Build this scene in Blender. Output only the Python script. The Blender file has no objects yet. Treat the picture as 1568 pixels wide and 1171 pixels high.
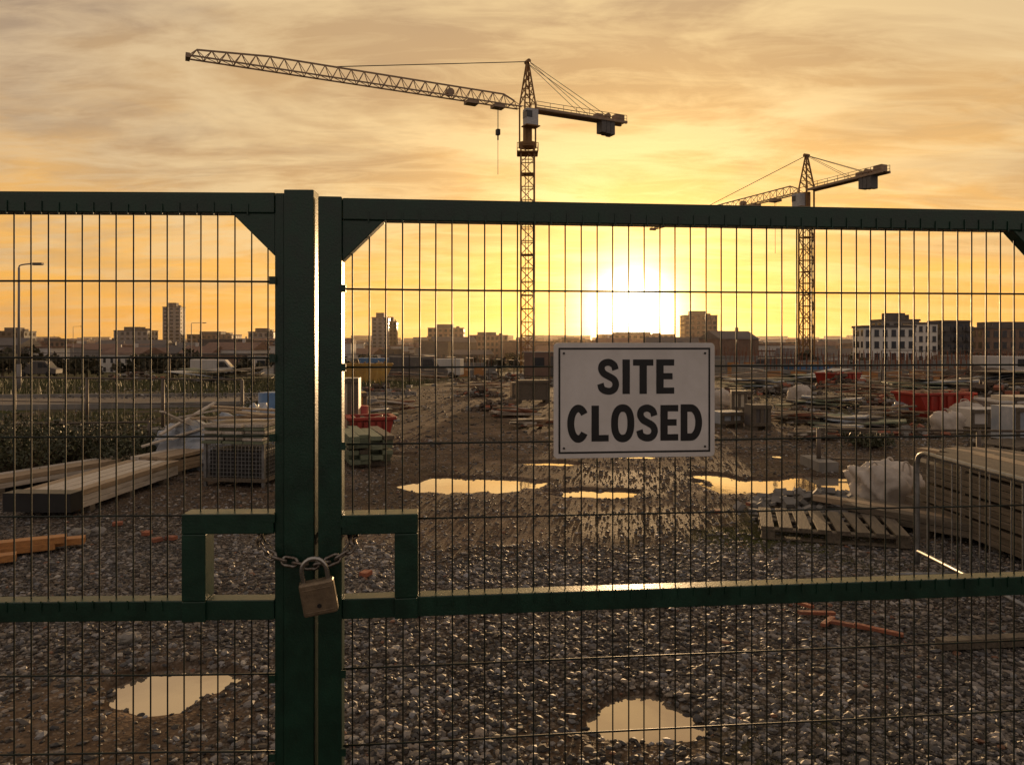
import bpy, math, random
import numpy as np
from mathutils import Vector, Matrix
random.seed(7); rng=np.random.default_rng(11)
F=1132.0; HOR=525.0; CX=784.0; EYE=1.6
SAZ=math.radians(9.2); SEL=math.radians(2.4)
S=Vector((math.sin(SAZ)*math.cos(SEL),math.cos(SAZ)*math.cos(SEL),math.sin(SEL)))
def lat(px,Y): return (px-CX)/F*Y          # lateral metres for a bearing at depth Y
def hgt(py,Y): return EYE+(HOR-py)/F*Y      # height for an elevation at depth Y
# ------------------------------------------------------------------ noise / terrain
_tab=rng.random((256,256))
def vn(x,y,sc,seed=0):
    x=np.asarray(x,float)/sc+seed*17.3; y=np.asarray(y,float)/sc+seed*31.7
    xi=np.floor(x).astype(int); yi=np.floor(y).astype(int); fx=x-xi; fy=y-yi
    fx=fx*fx*(3-2*fx); fy=fy*fy*(3-2*fy)
    a=_tab[xi%256,yi%256]; b=_tab[(xi+1)%256,yi%256]; c=_tab[xi%256,(yi+1)%256]; d=_tab[(xi+1)%256,(yi+1)%256]
    return (a*(1-fx)+b*fx)*(1-fy)+(c*(1-fx)+d*fx)*fy
def fbm(x,y,sc,o=3,seed=0):
    t=0;w=0;a=1.0
    for i in range(o):
        t=t+a*vn(x,y,sc/2**i,seed+i); w+=a; a*=.5
    return t/w
def ss(a,b,x):
    t=np.clip((x-a)/(b-a),0,1); return t*t*(3-2*t)
PUD=[(.57,3.14,.30,.25),(-1.6,3.42,.30,.26),(-.5,8.35,.80,.46),(.80,7.85,.48,.26),(3.3,8.3,1.0,.55),(2.42,8.9,.28,.2),
     (.47,9.8,.5,.2),(1.8,10.4,.36,.2),(3.5,10.5,.5,.22),(-1.4,10.6,.4,.16)]
def pmask(x,y):
    m=np.zeros_like(np.asarray(x,float))
    n=fbm(x,y,.35,3,5)-.5; n2=fbm(x,y,.1,2,9)-.5
    for cx,cy,rx,ry in PUD:
        r=np.sqrt(((x-cx)/rx)**2+((y-cy)/ry)**2)
        m=np.maximum(m,ss(-.12,.26,1-r+1.0*n+.5*n2))
    return m
KY=[-100,20,200,500,900,1500,2500,6000]; KZ=[0,0,-6.48,-9,-4,2,7,7]
def baseH(y): return np.interp(y,KY,KZ)
def H(x,y):
    x=np.asarray(x,float); y=np.asarray(y,float)
    near=1-ss(12,22,y)
    n=.016*fbm(x,y,.9,2,1)+.010*fbm(x,y,.12,2,2)*(1-.85*ss(4.5,6.5,y))
    m=pmask(x,y)
    h=baseH(y)+(n*(1-m)-.045*m)*near+near*.006*(1-m)
    far=ss(60,400,y); h=h+far*2.2*(fbm(x,y,160,3,3)-.5)*ss(300,1500,y)*2
    return h
def Hf(x,y): return float(H(np.array([x]),np.array([y]))[0])
# ------------------------------------------------------------------ materials
def mat(name,col,rough=.6,col2=None,scale=6,metal=0,bump=0,bscale=None,spec=.5,alt=None,stretch=(1,1,1)):
    m=bpy.data.materials.new(name); m.use_nodes=True; N=m.node_tree.nodes; L=m.node_tree.links
    b=N['Principled BSDF']; b.inputs['Roughness'].default_value=rough; b.inputs['Metallic'].default_value=metal
    b.inputs['Specular IOR Level'].default_value=spec
    tc=N.new('ShaderNodeTexCoord'); mp=N.new('ShaderNodeMapping'); mp.inputs['Scale'].default_value=stretch
    L.new(tc.outputs['Object'],mp.inputs['Vector'])
    n=N.new('ShaderNodeTexNoise'); n.inputs['Scale'].default_value=scale; n.inputs['Detail'].default_value=6; n.inputs['Roughness'].default_value=.65
    L.new(mp.outputs[0],n.inputs['Vector'])
    cr=N.new('ShaderNodeValToRGB'); cr.color_ramp.elements[0].position=.35; cr.color_ramp.elements[1].position=.68
    c2=col2 or tuple(c*.6 for c in col)
    cr.color_ramp.elements[0].color=(*c2,1); cr.color_ramp.elements[1].color=(*col,1)
    L.new(n.outputs['Fac'],cr.inputs[0]); L.new(cr.outputs[0],b.inputs['Base Color'])
    mr=N.new('ShaderNodeMapRange'); mr.inputs[3].default_value=max(.03,rough-.14); mr.inputs[4].default_value=min(1,rough+.14)
    L.new(n.outputs['Fac'],mr.inputs[0]); L.new(mr.outputs[0],b.inputs['Roughness'])
    if bump:
        n2=N.new('ShaderNodeTexNoise'); n2.inputs['Scale'].default_value=bscale or scale*4; n2.inputs['Detail'].default_value=5
        L.new(mp.outputs[0],n2.inputs['Vector'])
        bp=N.new('ShaderNodeBump'); bp.inputs['Strength'].default_value=bump; bp.inputs['Distance'].default_value=.01
        L.new(n2.outputs['Fac'],bp.inputs['Height']); L.new(bp.outputs[0],b.inputs['Normal'])
    return m
def attrmat(name,rough,attr='tone',spec=.5,bump=0):
    m=bpy.data.materials.new(name); m.use_nodes=True; N=m.node_tree.nodes; L=m.node_tree.links
    b=N['Principled BSDF']; b.inputs['Roughness'].default_value=rough; b.inputs['Specular IOR Level'].default_value=spec
    a=N.new('ShaderNodeAttribute'); a.attribute_name=attr
    tc=N.new('ShaderNodeTexCoord'); n=N.new('ShaderNodeTexNoise'); n.inputs['Scale'].default_value=60; n.inputs['Detail'].default_value=4
    L.new(tc.outputs['Object'],n.inputs['Vector'])
    mr=N.new('ShaderNodeMapRange'); mr.inputs[3].default_value=.55; mr.inputs[4].default_value=1.4; L.new(n.outputs['Fac'],mr.inputs[0])
    vm=N.new('ShaderNodeVectorMath'); vm.operation='SCALE'; L.new(a.outputs['Color'],vm.inputs[0]); L.new(mr.outputs[0],vm.inputs['Scale'])
    L.new(vm.outputs[0],b.inputs['Base Color'])
    return m
M={}
M['green']=mat('green_paint',(.008,.046,.027),.36,(.006,.026,.016),14,0,.10,160)
M['wire']=mat('green_wire',(.008,.022,.014),.5,(.014,.010,.006),40,0,0,None,.4)
M['sign']=mat('sign_white',(.74,.71,.69),.42,(.60,.57,.54),5,0,.04,60)
M['black']=mat('sign_black',(.012,.012,.013),.4)
M['steel']=mat('galvanised_steel',(.32,.32,.32),.45,(.18,.18,.17),20,.7,.1)
M['fencesteel']=mat('weathered_fence_steel',(.16,.13,.10),.6,(.09,.07,.055),5,.3)
M['chain']=mat('chain_steel',(.36,.34,.31),.34,(.13,.10,.075),60,.85,.2)
M['brass']=mat('dull_brass',(.31,.235,.15),.42,(.18,.135,.09),25,.45,.14)
M['chrome']=mat('shackle_steel',(.50,.48,.45),.28,(.34,.33,.3),30,.95)
M['crane']=mat('crane_yellow',(.30,.15,.03),.55,(.18,.09,.03),3)
M['cranejib']=mat('crane_jib_paint',(.36,.24,.14),.5,(.22,.15,.1),2)
M['cranewhite']=mat('crane_cab_white',(.5,.5,.5),.5)
M['cable']=mat('cable',(.02,.02,.02),.6)
M['cweight']=mat('concrete_weight',(.16,.15,.14),.8,None,3,0,.3)
M['conc']=mat('concrete',(.27,.25,.23),.85,(.17,.16,.14),3,0,.3)
M['glass']=mat('window_glass',(.03,.035,.04),.15,(.04,.04,.045),1)
M['wallp']=mat('render_pale',(.78,.74,.68),.8,(.66,.62,.56),.6)
M['wallw']=mat('render_white',(.60,.56,.52),.8,(.48,.45,.41),.6)
M['wallb']=mat('brick_brown',(.25,.16,.115),.85,(.18,.115,.085),.8,0,.2)
M['wallg']=mat('cladding_grey',(.25,.23,.22),.6,(.18,.17,.165),.5)
M['walld']=mat('cladding_dark',(.12,.105,.095),.6,(.08,.07,.065),.5)
M['roof']=mat('slate_roof',(.12,.105,.10),.75,(.085,.075,.07),.8)
M['rooft']=mat('tile_roof',(.21,.12,.085),.8,(.14,.08,.055),.8)
M['wood']=mat('pale_timber',(.42,.31,.20),.65,(.25,.18,.11),5,0,.3,20,stretch=(9,1,9))
M['woodg']=mat('weathered_timber',(.17,.135,.095),.75,(.075,.06,.042),5,0,.4,20,stretch=(9,.8,9))
M['woodo']=mat('orange_timber',(.52,.24,.07),.6,(.34,.15,.05),4,0,.3,20,stretch=(1,12,12))
M['woodw']=mat('primed_timber',(.60,.54,.46),.55,(.38,.32,.25),4,0,.2,20,stretch=(9,1,9))
M['dark']=mat('black_plastic',(.02,.02,.02),.45)
M['bag']=mat('woven_bag',(.56,.50,.43),.75,(.36,.31,.26),6,0,.6,14)
M['tarp']=mat('blue_white_sheet',(.44,.45,.47),.45,(.22,.26,.31),3,0,.6,8)
M['blue']=mat('blue_plastic',(.10,.20,.36),.5,(.06,.13,.25),3)
M['red']=mat('red_paint',(.42,.035,.02),.5,(.25,.03,.02),3,0,.15)
M['yellow']=mat('yellow_paint',(.55,.33,.06),.5,(.4,.22,.05),3)
M['cream']=mat('cream_paint',(.60,.54,.42),.5,(.5,.42,.3),3)
M['rust']=mat('rusty_rebar',(.24,.085,.035),.8,(.13,.05,.03),8)
M['brick']=mat('broken_brick',(.36,.12,.06),.85,(.2,.08,.05),10,0,.5)
M['greenw']=mat('treated_boards',(.20,.22,.14),.7,(.12,.14,.09),4,0,.3)
M['tyre']=mat('tyre',(.015,.015,.015),.8)
M['leafd']=mat('dark_foliage',(.07,.06,.03),.8,(.035,.032,.016),.3)
M['leaf']=mat('shrub_leaf',(.07,.075,.028),.6,(.03,.035,.015),2)
M['dry']=mat('dry_stems',(.13,.09,.045),.7,(.06,.045,.025),3)
M['grass']=mat('grass_blades',(.095,.105,.025),.6,(.06,.055,.02),4)
M['asph']=mat('worn_asphalt',(.15,.115,.09),.7,(.09,.07,.055),1.2,0,.5,30)
# ------------------------------------------------------------------ geometry helpers
class Part:
    def __init__(s,mat,smooth=False,bevel=0): s.v=[];s.f=[];s.mat=mat;s.smooth=smooth;s.bevel=bevel
    def add(s,vs,fs):
        o=len(s.v); s.v+= [tuple(v) for v in vs]; s.f+=[tuple(i+o for i in f) for f in fs]
    def box(s,x0,x1,y0,y1,z0,z1,mx=None):
        vs=[Vector(p) for p in ((x0,y0,z0),(x1,y0,z0),(x1,y1,z0),(x0,y1,z0),(x0,y0,z1),(x1,y0,z1),(x1,y1,z1),(x0,y1,z1))]
        if mx: vs=[mx@v for v in vs]
        s.add(vs,[(0,3,2,1),(4,5,6,7),(0,1,5,4),(1,2,6,5),(2,3,7,6),(3,0,4,7)])
    def tube(s,a,b,r,n=6,cap=True,r2=None):
        a=Vector(a);b=Vector(b);d=(b-a)
        if d.length<1e-6:return
        d.normalize(); u=d.orthogonal().normalized() if n>4 else (Vector((0,0,1)).cross(d) if abs(d.z)<.95 else Vector((1,0,0)).cross(d)).normalized()
        w=d.cross(u); r2=r if r2 is None else r2; vs=[]
        for p,rr in((a,r),(b,r2)):
            for i in range(n):
                t=2*math.pi*(i+.5)/n; vs.append(p+u*math.cos(t)*rr+w*math.sin(t)*rr)
        fs=[(i,(i+1)%n,n+(i+1)%n,n+i) for i in range(n)]
        if cap: fs+=[tuple(range(n-1,-1,-1)),tuple(range(n,2*n))]
        s.add(vs,fs)
    def beam(s,a,b,w): s.tube(a,b,w*.7071,4)
    def path(s,pts,r,n=8,closed=False):
        pts=[Vector(p) for p in pts]; m=len(pts); vs=[]; u=None
        for i,p in enumerate(pts):
            q=pts[(i+1)%m] if (closed or i<m-1) else p; o=pts[i-1] if (closed or i>0) else p
            d=(q-o).normalized()
            if u is None: u=d.orthogonal().normalized()
            else: u=(u-d*u.dot(d)).normalized()
            w=d.cross(u)
            for k in range(n):
                t=2*math.pi*k/n; vs.append(p+u*math.cos(t)*r+w*math.sin(t)*r)
        fs=[]
        for i in range(m if closed else m-1):
            for k in range(n): fs.append((i*n+k,i*n+(k+1)%n,((i+1)%m)*n+(k+1)%n,((i+1)%m)*n+k))
        if not closed: fs+=[tuple(range(n-1,-1,-1)),tuple(range((m-1)*n,m*n))]
        s.add(vs,fs)
    def prism(s,poly,y0,y1):  # poly in xz
        n=len(poly); vs=[(x,y0,z) for x,z in poly]+[(x,y1,z) for x,z in poly]
        s.add(vs,[tuple(range(n)),tuple(range(2*n-1,n-1,-1))]+[(i,n+i,n+(i+1)%n,(i+1)%n) for i in range(n)])
    def blob(s,c,r,pw=.7,amp=.12,nu=28,nv=16,seed=0,flat=True):
        c=Vector(c); vs=[]; fs=[]
        sg=lambda q,e: math.copysign(abs(q)**e,q)
        for j in range(nv+1):
            ph=-math.pi/2+math.pi*j/nv
            for i in range(nu):
                th=2*math.pi*i/nu
                p=Vector((sg(math.cos(ph),pw)*sg(math.cos(th),pw),sg(math.cos(ph),pw)*sg(math.sin(th),pw),sg(math.sin(ph),pw)))
                k=1+amp*2*(float(fbm(np.array([p.x*2+p.z]),np.array([p.y*2-p.z*1.5]),.8,4,seed)[0])-.5)
                vs.append(c+Vector((p.x*r[0]*k,p.y*r[1]*k,p.z*r[2]*k)))
        for j in range(nv):
            for i in range(nu): fs.append((j*nu+i,j*nu+(i+1)%nu,(j+1)*nu+(i+1)%nu,(j+1)*nu+i))
        s.add(vs,fs)
def mkmesh(name,part):
    me=bpy.data.meshes.new(name); me.from_pydata(part.v,[],part.f); me.materials.append(part.mat); me.update()
    if part.smooth:
        me.polygons.foreach_set('use_smooth',[True]*len(me.polygons))
    o=bpy.data.objects.new(name,me); bpy.context.scene.collection.objects.link(o)
    if part.bevel:
        b=o.modifiers.new('b','BEVEL'); b.width=part.bevel; b.segments=2; b.limit_method='ANGLE'; b.harden_normals=False
    return o
class Asm:
    def __init__(s,name): s.name=name; s.parts={}
    def p(s,n,m=None,smooth=False,bevel=0):
        if n not in s.parts: s.parts[n]=Part(M[m] if isinstance(m,str) else m,smooth,bevel)
        return s.parts[n]
    def done(s,loc=(0,0,0),rz=0,world=False):
        loc=Vector(loc)
        if world:
            for p in s.parts.values(): p.v=[tuple(Vector(v)-loc) for v in p.v]
        ps={k:v for k,v in s.parts.items() if v.v}
        if len(ps)==1:
            o=mkmesh(s.name,list(ps.values())[0]); o.location=loc; o.rotation_euler=(0,0,rz); return o
        e=bpy.data.objects.new(s.name,None); bpy.context.scene.collection.objects.link(e); e.location=loc; e.rotation_euler=(0,0,rz)
        e.empty_display_size=.2
        for k,v in ps.items():
            o=mkmesh(k,v); o.parent=e
        return e
def npmesh(name,v,f,material,tone=None,smooth=False):
    v=np.asarray(v,np.float32); f=np.asarray(f,np.int32); k=f.shape[1]
    me=bpy.data.meshes.new(name); me.vertices.add(len(v)); me.vertices.foreach_set('co',v.ravel())
    me.loops.add(f.size); me.loops.foreach_set('vertex_index',f.ravel()); me.polygons.add(len(f))
    me.polygons.foreach_set('loop_start',np.arange(0,f.size,k,dtype=np.int32))
    me.update(calc_edges=True); me.validate()
    me.polygons.foreach_set('use_smooth',[smooth]*len(me.polygons))
    if tone is not None:
        a=me.color_attributes.new('tone','FLOAT_COLOR','POINT'); t=np.ones((len(v),4),np.float32); t[:,:3]=tone; a.data.foreach_set('color',t.ravel())
    me.materials.append(material)
    o=bpy.data.objects.new(name,me); bpy.context.scene.collection.objects.link(o); return o
# ------------------------------------------------------------------ GROUND
def geo(a,b,g,step):
    r=[a];d=step
    while r[-1]<b: d*=g; r.append(r[-1]+d)
    return r[1:]
ys=[-80,-40,-20,-10,-5,-2,0,1,1.8]+list(np.arange(2.3,11,.036))+geo(11,6500,1.045,.036)
xp=geo(6,4500,1.09,.045); xs=[-x for x in reversed(xp)]+list(np.arange(-6,6.001,.045))+xp
X,Yg=np.meshgrid(np.array(xs),np.array(ys)); Z=H(X,Yg)
nx=len(xs);ny=len(ys)
def gravel_mask(x,y):
    g=.34+.66*(1-ss(4.4,6.2,y+1.2*(fbm(x,y,1.3,3,20)-.5)))
    g=np.where(x<-1.4,np.maximum(g,.7*ss(3.9,4.6,y)*(1-ss(6.5,8.5,y))),g)
    dirtL=np.exp(-((((x+1.75)/1.15)**2+((y-3.05)/.85)**2)*1.0)**1.5); dirtR=np.exp(-((((x-.35)/.60)**2+((y-3.0)/.42)**2))**1.5)
    tr=np.exp(-((x-.2)/1.7)**2)*ss(4.2,6,y)*.5
    g=g*(1-.93*dirtL)*(1-.88*dirtR)*(1-tr)
    g=g*(.20+1.6*fbm(x,y,.6,3,22))
    return np.clip(g*(1-pmask(x,y)),0,1)
def grass_mask(x,y):
    a=np.exp(-(((x-2.0)/.75)**2+((y-6.1)/.8)**2))+np.exp(-(((x-1.15)/.4)**2+((y-2.85)/.35)**2))*.8+np.exp(-(((x-2.4)/.35)**2+((y-5.6)/.5)**2))*.6
    a=a+np.where((x<-4.6)&(y>8.5),1.0,0)*ss(8.5,10,y)+ss(5.5,7.5,x)*.5*ss(9,14,y)
    a=a+ss(45,90,y)*.7
    return np.clip(a*(ss(.38,.6,fbm(x,y,.5,3,31))*.9+.1),0,1)*(1-pmask(x,y))
col=np.stack([gravel_mask(X,Yg),grass_mask(X,Yg),np.clip(1.3*pmask(X+.0,Yg)+ss(.42,.62,fbm(X,Yg,1.1,3,40)),0,1)],-1).reshape(-1,3)
idx=np.arange(nx*ny).reshape(ny,nx)
fq=np.stack([idx[:-1,:-1],idx[:-1,1:],idx[1:,1:],idx[1:,:-1]],-1).reshape(-1,4)
gm=bpy.data.materials.new('site_ground'); gm.use_nodes=True; N=gm.node_tree.nodes; L=gm.node_tree.links; B=N['Principled BSDF']
tc=N.new('ShaderNodeTexCoord'); at=N.new('ShaderNodeAttribute'); at.attribute_name='tone'; sp=N.new('ShaderNodeSeparateColor'); L.new(at.outputs['Color'],sp.inputs[0])
def noise(sc,det=6,ro=.6):
    n=N.new('ShaderNodeTexNoise'); n.inputs['Scale'].default_value=sc; n.inputs['Detail'].default_value=det; n.inputs['Roughness'].default_value=ro; L.new(tc.outputs['Object'],n.inputs['Vector']); return n
def ramp(src,stops,nn=N,ll=L):
    r=nn.new('ShaderNodeValToRGB'); e=r.color_ramp.elements
    while len(e)<len(stops): e.new(.5)
    for k,(p,c) in enumerate(stops): e[k].position=p; e[k].color=(*c,1)
    ll.new(src,r.inputs[0]); return r
def mixc(f,a,b,nn=N,ll=L,mode='MIX'):
    m=nn.new('ShaderNodeMix'); m.data_type='RGBA'; m.blend_type=mode
    for s,v in((m.inputs[0],f),(m.inputs[6],a),(m.inputs[7],b)):
        if isinstance(v,(int,float)): s.default_value=v
        elif isinstance(v,tuple): s.default_value=(*v,1)
        else: ll.new(v,s)
    return m.outputs[2]
dirt=ramp(noise(1.6,12,.74).outputs['Fac'],[(.34,(.055,.035,.022)),(.50,(.145,.098,.062)),(.68,(.29,.205,.135))])
vo=N.new('ShaderNodeTexVoronoi'); vo.inputs['Scale'].default_value=52; vo.inputs['Randomness'].default_value=1; L.new(tc.outputs['Object'],vo.inputs['Vector'])
sepv=N.new('ShaderNodeSeparateColor'); L.new(vo.outputs['Color'],sepv.inputs[0])
peb=ramp(sepv.outputs[0],[(0,(.06,.052,.046)),(.5,(.16,.14,.12)),(.85,(.28,.245,.21)),(1,(.44,.39,.33))])
edge=ramp(vo.outputs['Distance'],[(.25,(1,1,1)),(.75,(.2,.2,.2))])
pebc=mixc(1.0,peb.outputs[0],edge.outputs[0],mode='MULTIPLY')
c1=mixc(sp.outputs[0],dirt.outputs[0],pebc)
spk=ramp(noise(7,6,.8).outputs['Fac'],[(.50,(0,0,0)),(.58,(1,1,1))])
c1b=mixc(.6,c1,mixc(spk.outputs[0],c1,pebc))
# larger flat stones pressed into the dirt
v2=N.new('ShaderNodeTexVoronoi'); v2.inputs['Scale'].default_value=9; L.new(tc.outputs['Object'],v2.inputs['Vector'])
s2=ramp(v2.outputs['Distance'],[(.10,(1,1,1)),(.20,(0,0,0))]); c1b=mixc(mixc(1.0,s2.outputs[0],(.55,.55,.55),mode='MULTIPLY'),c1b,(.27,.235,.195))
grs=ramp(noise(9).outputs['Fac'],[(.35,(.035,.04,.014)),(.7,(.10,.105,.03))])
c2=mixc(sp.outputs[1],c1b,grs.outputs[0])
wet=ramp(sp.outputs[2],[(0,(1,1,1)),(1,(.70,.67,.64))]); c2=mixc(1.0,c2,wet.outputs[0],mode='MULTIPLY')
L.new(c2,B.inputs['Base Color'])
rr=N.new('ShaderNodeMapRange'); rr.inputs[3].default_value=1.0; rr.inputs[4].default_value=.75; L.new(sp.outputs[2],rr.inputs[0]); L.new(rr.outputs[0],B.inputs['Roughness'])
B.inputs['Specular IOR Level'].default_value=.06
hm=N.new('ShaderNodeMath'); hm.operation='MULTIPLY_ADD'; L.new(vo.outputs['Distance'],hm.inputs[0]); hm.inputs[1].default_value=-1.1
n5=noise(14,8,.7); L.new(n5.outputs['Fac'],hm.inputs[2])
bp=N.new('ShaderNodeBump'); bp.inputs['Strength'].default_value=.55; bp.inputs['Distance'].default_value=.012; L.new(hm.outputs[0],bp.inputs['Height']); L.new(bp.outputs[0],B.inputs['Normal'])
ground=npmesh('ground',np.stack([X,Yg,Z],-1).reshape(-1,3),fq,gm,col,True)
# puddles
wm=bpy.data.materials.new('puddle_water'); wm.use_nodes=True; b=wm.node_tree.nodes['Principled BSDF']
b.inputs['Base Color'].default_value=(.60,.51,.40,1); b.inputs['Roughness'].default_value=.04; b.inputs['IOR'].default_value=1.5; b.inputs['Metallic'].default_value=.8
tcw=wm.node_tree.nodes.new('ShaderNodeTexCoord'); nw=wm.node_tree.nodes.new('ShaderNodeTexNoise'); nw.inputs['Scale'].default_value=9
bw=wm.node_tree.nodes.new('ShaderNodeBump'); bw.inputs['Strength'].default_value=.06; bw.inputs['Distance'].default_value=.004
wm.node_tree.links.new(tcw.outputs['Object'],nw.inputs['Vector']); wm.node_tree.links.new(nw.outputs['Fac'],bw.inputs['Height']); wm.node_tree.links.new(bw.outputs[0],b.inputs['Normal'])
for i,(cx,cy,rx,ry) in enumerate(PUD):
    P=Part(wm); n=40; P.add([(cx+rx*1.5*math.cos(2*math.pi*k/n),cy+ry*1.5*math.sin(2*math.pi*k/n),-.012-.0005*i) for k in range(n)],[tuple(range(n))])
    a=Asm('puddle'); a.parts['w']=P; a.done((cx,cy,0),world=True)
# gravel
def stones(name,n,dens,smin,smax,yr,xr,seed,base=0.0):
    r=np.random.default_rng(seed)
    y=yr[0]+(yr[1]-yr[0])*r.random(n*4)**1.3; x=(r.random(n*4)*2-1)*np.minimum(xr,y*.74+.3)
    keep=(r.random(n*4)<np.clip(gravel_mask(x,y)*dens+base*(1-.9*pmask(x,y)),0,1)); x=x[keep][:n]; y=y[keep][:n]; n=len(x)
    z=H(x,y); s=smin+(smax-smin)*r.random(n)**3.2; z=np.where(z<-.012,-.020+s*.15,z)
    ph=(1+5**.5)/2; iv=np.array([(-1,ph,0),(1,ph,0),(-1,-ph,0),(1,-ph,0),(0,-1,ph),(0,1,ph),(0,-1,-ph),(0,1,-ph),(ph,0,-1),(ph,0,1),(-ph,0,-1),(-ph,0,1)])/1.9
    fi=np.array([(0,11,5),(0,5,1),(0,1,7),(0,7,10),(0,10,11),(1,5,9),(5,11,4),(11,10,2),(10,7,6),(7,1,8),(3,9,4),(3,4,2),(3,2,6),(3,6,8),(3,8,9),(4,9,5),(2,4,11),(6,2,10),(8,6,7),(9,8,1)])
    v=iv[None]*(1+.45*(r.random((n,12,1))-.5))*np.stack([.6+.8*r.random(n),.6+.8*r.random(n),.38+.35*r.random(n)],-1)[:,None,:]
    a=r.random(n)*6.283; t=(r.random(n)-.5)*1.0; ca,sa,ct,st=np.cos(a),np.sin(a),np.cos(t),np.sin(t)
    vx,vy,vz=v[...,0],v[...,1],v[...,2]
    vy2=vy*ct[:,None]-vz*st[:,None]; vz2=vy*st[:,None]+vz*ct[:,None]
    vx3=vx*ca[:,None]-vy2*sa[:,None]; vy3=vx*sa[:,None]+vy2*ca[:,None]
    v=np.stack([vx3,vy3,vz2],-1)*s[:,None,None]+np.stack([x,y,z+s*.10],-1)[:,None,:]
    f=(fi[None]+12*np.arange(n)[:,None,None]).reshape(-1,3)
    g=(.035+.25*r.random(n)**2.2)*(.65+.7*fbm(x,y,.8,2,60)); tint=r.random(n)
    tone=np.stack([g*(1.0+.25*tint),g*(1+.02*tint),g*(1.04-.25*tint)],-1)
    br=r.random(n)<.010; tone[br]=np.array([.20,.10,.06]); wh=r.random(n)<.02; tone[wh]=np.array([.38,.35,.31])
    return npmesh(name,v.reshape(-1,3),f,M['stone'],np.repeat(tone,12,0))
M['stone']=attrmat('stone',.6,spec=.30)
stones('gravel',56000,1.7,.005,.023,(2.4,5.8),4,1,.04)
stones('gravel',36000,1.3,.006,.022,(5.0,12.5),8,2,.09)
stones('gravel',9000,.8,.015,.045,(11,26),14,3,.2)
# ------------------------------------------------------------------ GATE
def wires(P,u0,u1,zs0,zs1,sp,holes,hz,y=0.012,r=.0023):
    u=u0+sp*.55
    while u<u1-.004:
        segs=[(zs0,zs1)]
        for (a,b_,c,d) in holes:
            if a<u<b_:
                ns=[]
                for q0,q1 in segs:
                    if c>q0: ns.append((q0,min(c,q1)))
                    if d<q1: ns.append((max(d,q0),q1))
                segs=ns
        for q0,q1 in segs:
            if q1-q0>.01:
                j=random.uniform(-.0012,.0012); P.tube((u+j,y,q0),(u+random.uniform(-.0012,.0012),y,q1),r,6,False)
        u+=sp
    for z in hz:
        segs=[(u0,u1)]
        for (a,b_,c,d) in holes:
            if c<z<d:
                ns=[]
                for q0,q1 in segs:
                    if a>q0: ns.append((q0,min(a,q1)))
                    if b_<q1: ns.append((max(b_,q0),q1))
                segs=ns
        for q0,q1 in segs:
            n=6; sag=[(q0+(q1-q0)*i/n,y-.0050,z+random.uniform(-.0012,.0012)) for i in range(n+1)]
            P.path(sag,.0029,6)
def leaf(name,sgn,W,st,zt,railz,midz,brk,hz,gus,loc,rz,extra):
    A=Asm(name); Fm=A.p('frame','green',bevel=.003); G=A.p('gusset_plates','green',bevel=.002); Wm=A.p('mesh_panel','wire',smooth=True)
    def bx(P,u0,u1,y0,y1,z0,z1):
        a,b_=sorted((u0*sgn,u1*sgn)); P.box(a,b_,y0,y1,z0,z1)
    D0,D1=-.022,.034
    bx(Fm,0,st-extra,D0-.004,D1+.004,.05,zt)             # lock stile
    if extra: bx(Fm,st-extra+.001,st,D0+.006,D1,.05,zt-.008)
    bx(Fm,W-.065,W,D0,D1,.05,zt)
    bx(Fm,st+.0005,W-.0655,D0+.002,D1-.002,railz[0],railz[1])
    bx(Fm,st+.0005,W-.0655,D0+.002,D1-.002,midz[0],midz[1])
    bx(Fm,st+.0005,W-.0655,D0+.002,D1-.002,.06,.115)
    bx(Fm,st+.0005,W-.0655,D0+.010,D1-.010,railz[1]+.0005,railz[1]+.006)
    # bracket around the lock opening
    (v0,v1,h0,h1)=brk
    bx(Fm,st+.0005,v1,D0-.006,D1+.006,h0,h1); bx(Fm,v0,v1,D0-.006,D1+.006,midz[1]+.0005,h0-.0005)
    bx(Fm,v0,v1,D0-.006,D0+.0015,midz[0]-.002,midz[1])
    # gussets
    for a,b_ in((st,gus),(W-.065,-gus)):
        pl=[(a*sgn,railz[0]-.0005),((a+b_)*sgn,railz[0]-.0005),(a*sgn,railz[0]-gus)]
        G.prism([(x,z) for x,z in pl],D0+.006,D0+.016)
        G.prism([(x,z) for x,z in pl],D1-.016,D1-.006)
        p0=Vector(((a+b_)*sgn,.006,railz[0]));p1=Vector((a*sgn,.006,railz[0]-gus))
        G.add([p0+Vector((0,-.018,0)),p0+Vector((0,.018,0)),p1+Vector((0,.018,0)),p1+Vector((0,-.018,0))],[(0,1,2,3)])
    lo,hi=(st,W-.065)
    h=[(st-.01,v1-.002,midz[0]+.02,h1-.02)]
    tmp=Part(None); wires(tmp,lo,hi,.09,railz[0]+.02,.0475,h,hz); 
    Wm.add([(x*sgn,y,z) for x,y,z in tmp.v],tmp.f)
    # weld tabs where the wires meet the rails
    C=A.p('mesh_clips','green')
    for z in hz:
        for u in(st+.004,W-.069): bx(C,u-.008,u+.008,D0-.008,D0-.0045,z-.011,z+.011)
    u=st+.0475*.55+.0475
    while u<W-.09:
        bx(C,u-.0018,u+.0018,D0-.0015,D0+.0015,railz[0]-.006,railz[0]+.022+random.uniform(0,.010))
        if u>v1+.01: bx(C,u-.0018,u+.0018,D0-.0015,D0+.0015,midz[0]+.026+random.uniform(0,.01),midz[1]+.004)
        u+=.0475
    Hn=A.p('hinges','green',smooth=True)
    for z in(.35,1.05,1.75): Hn.tube(((W+.018)*sgn,.006,z-.05),((W+.018)*sgn,.006,z+.05),.014,12)
    A.done(loc,rz)
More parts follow.
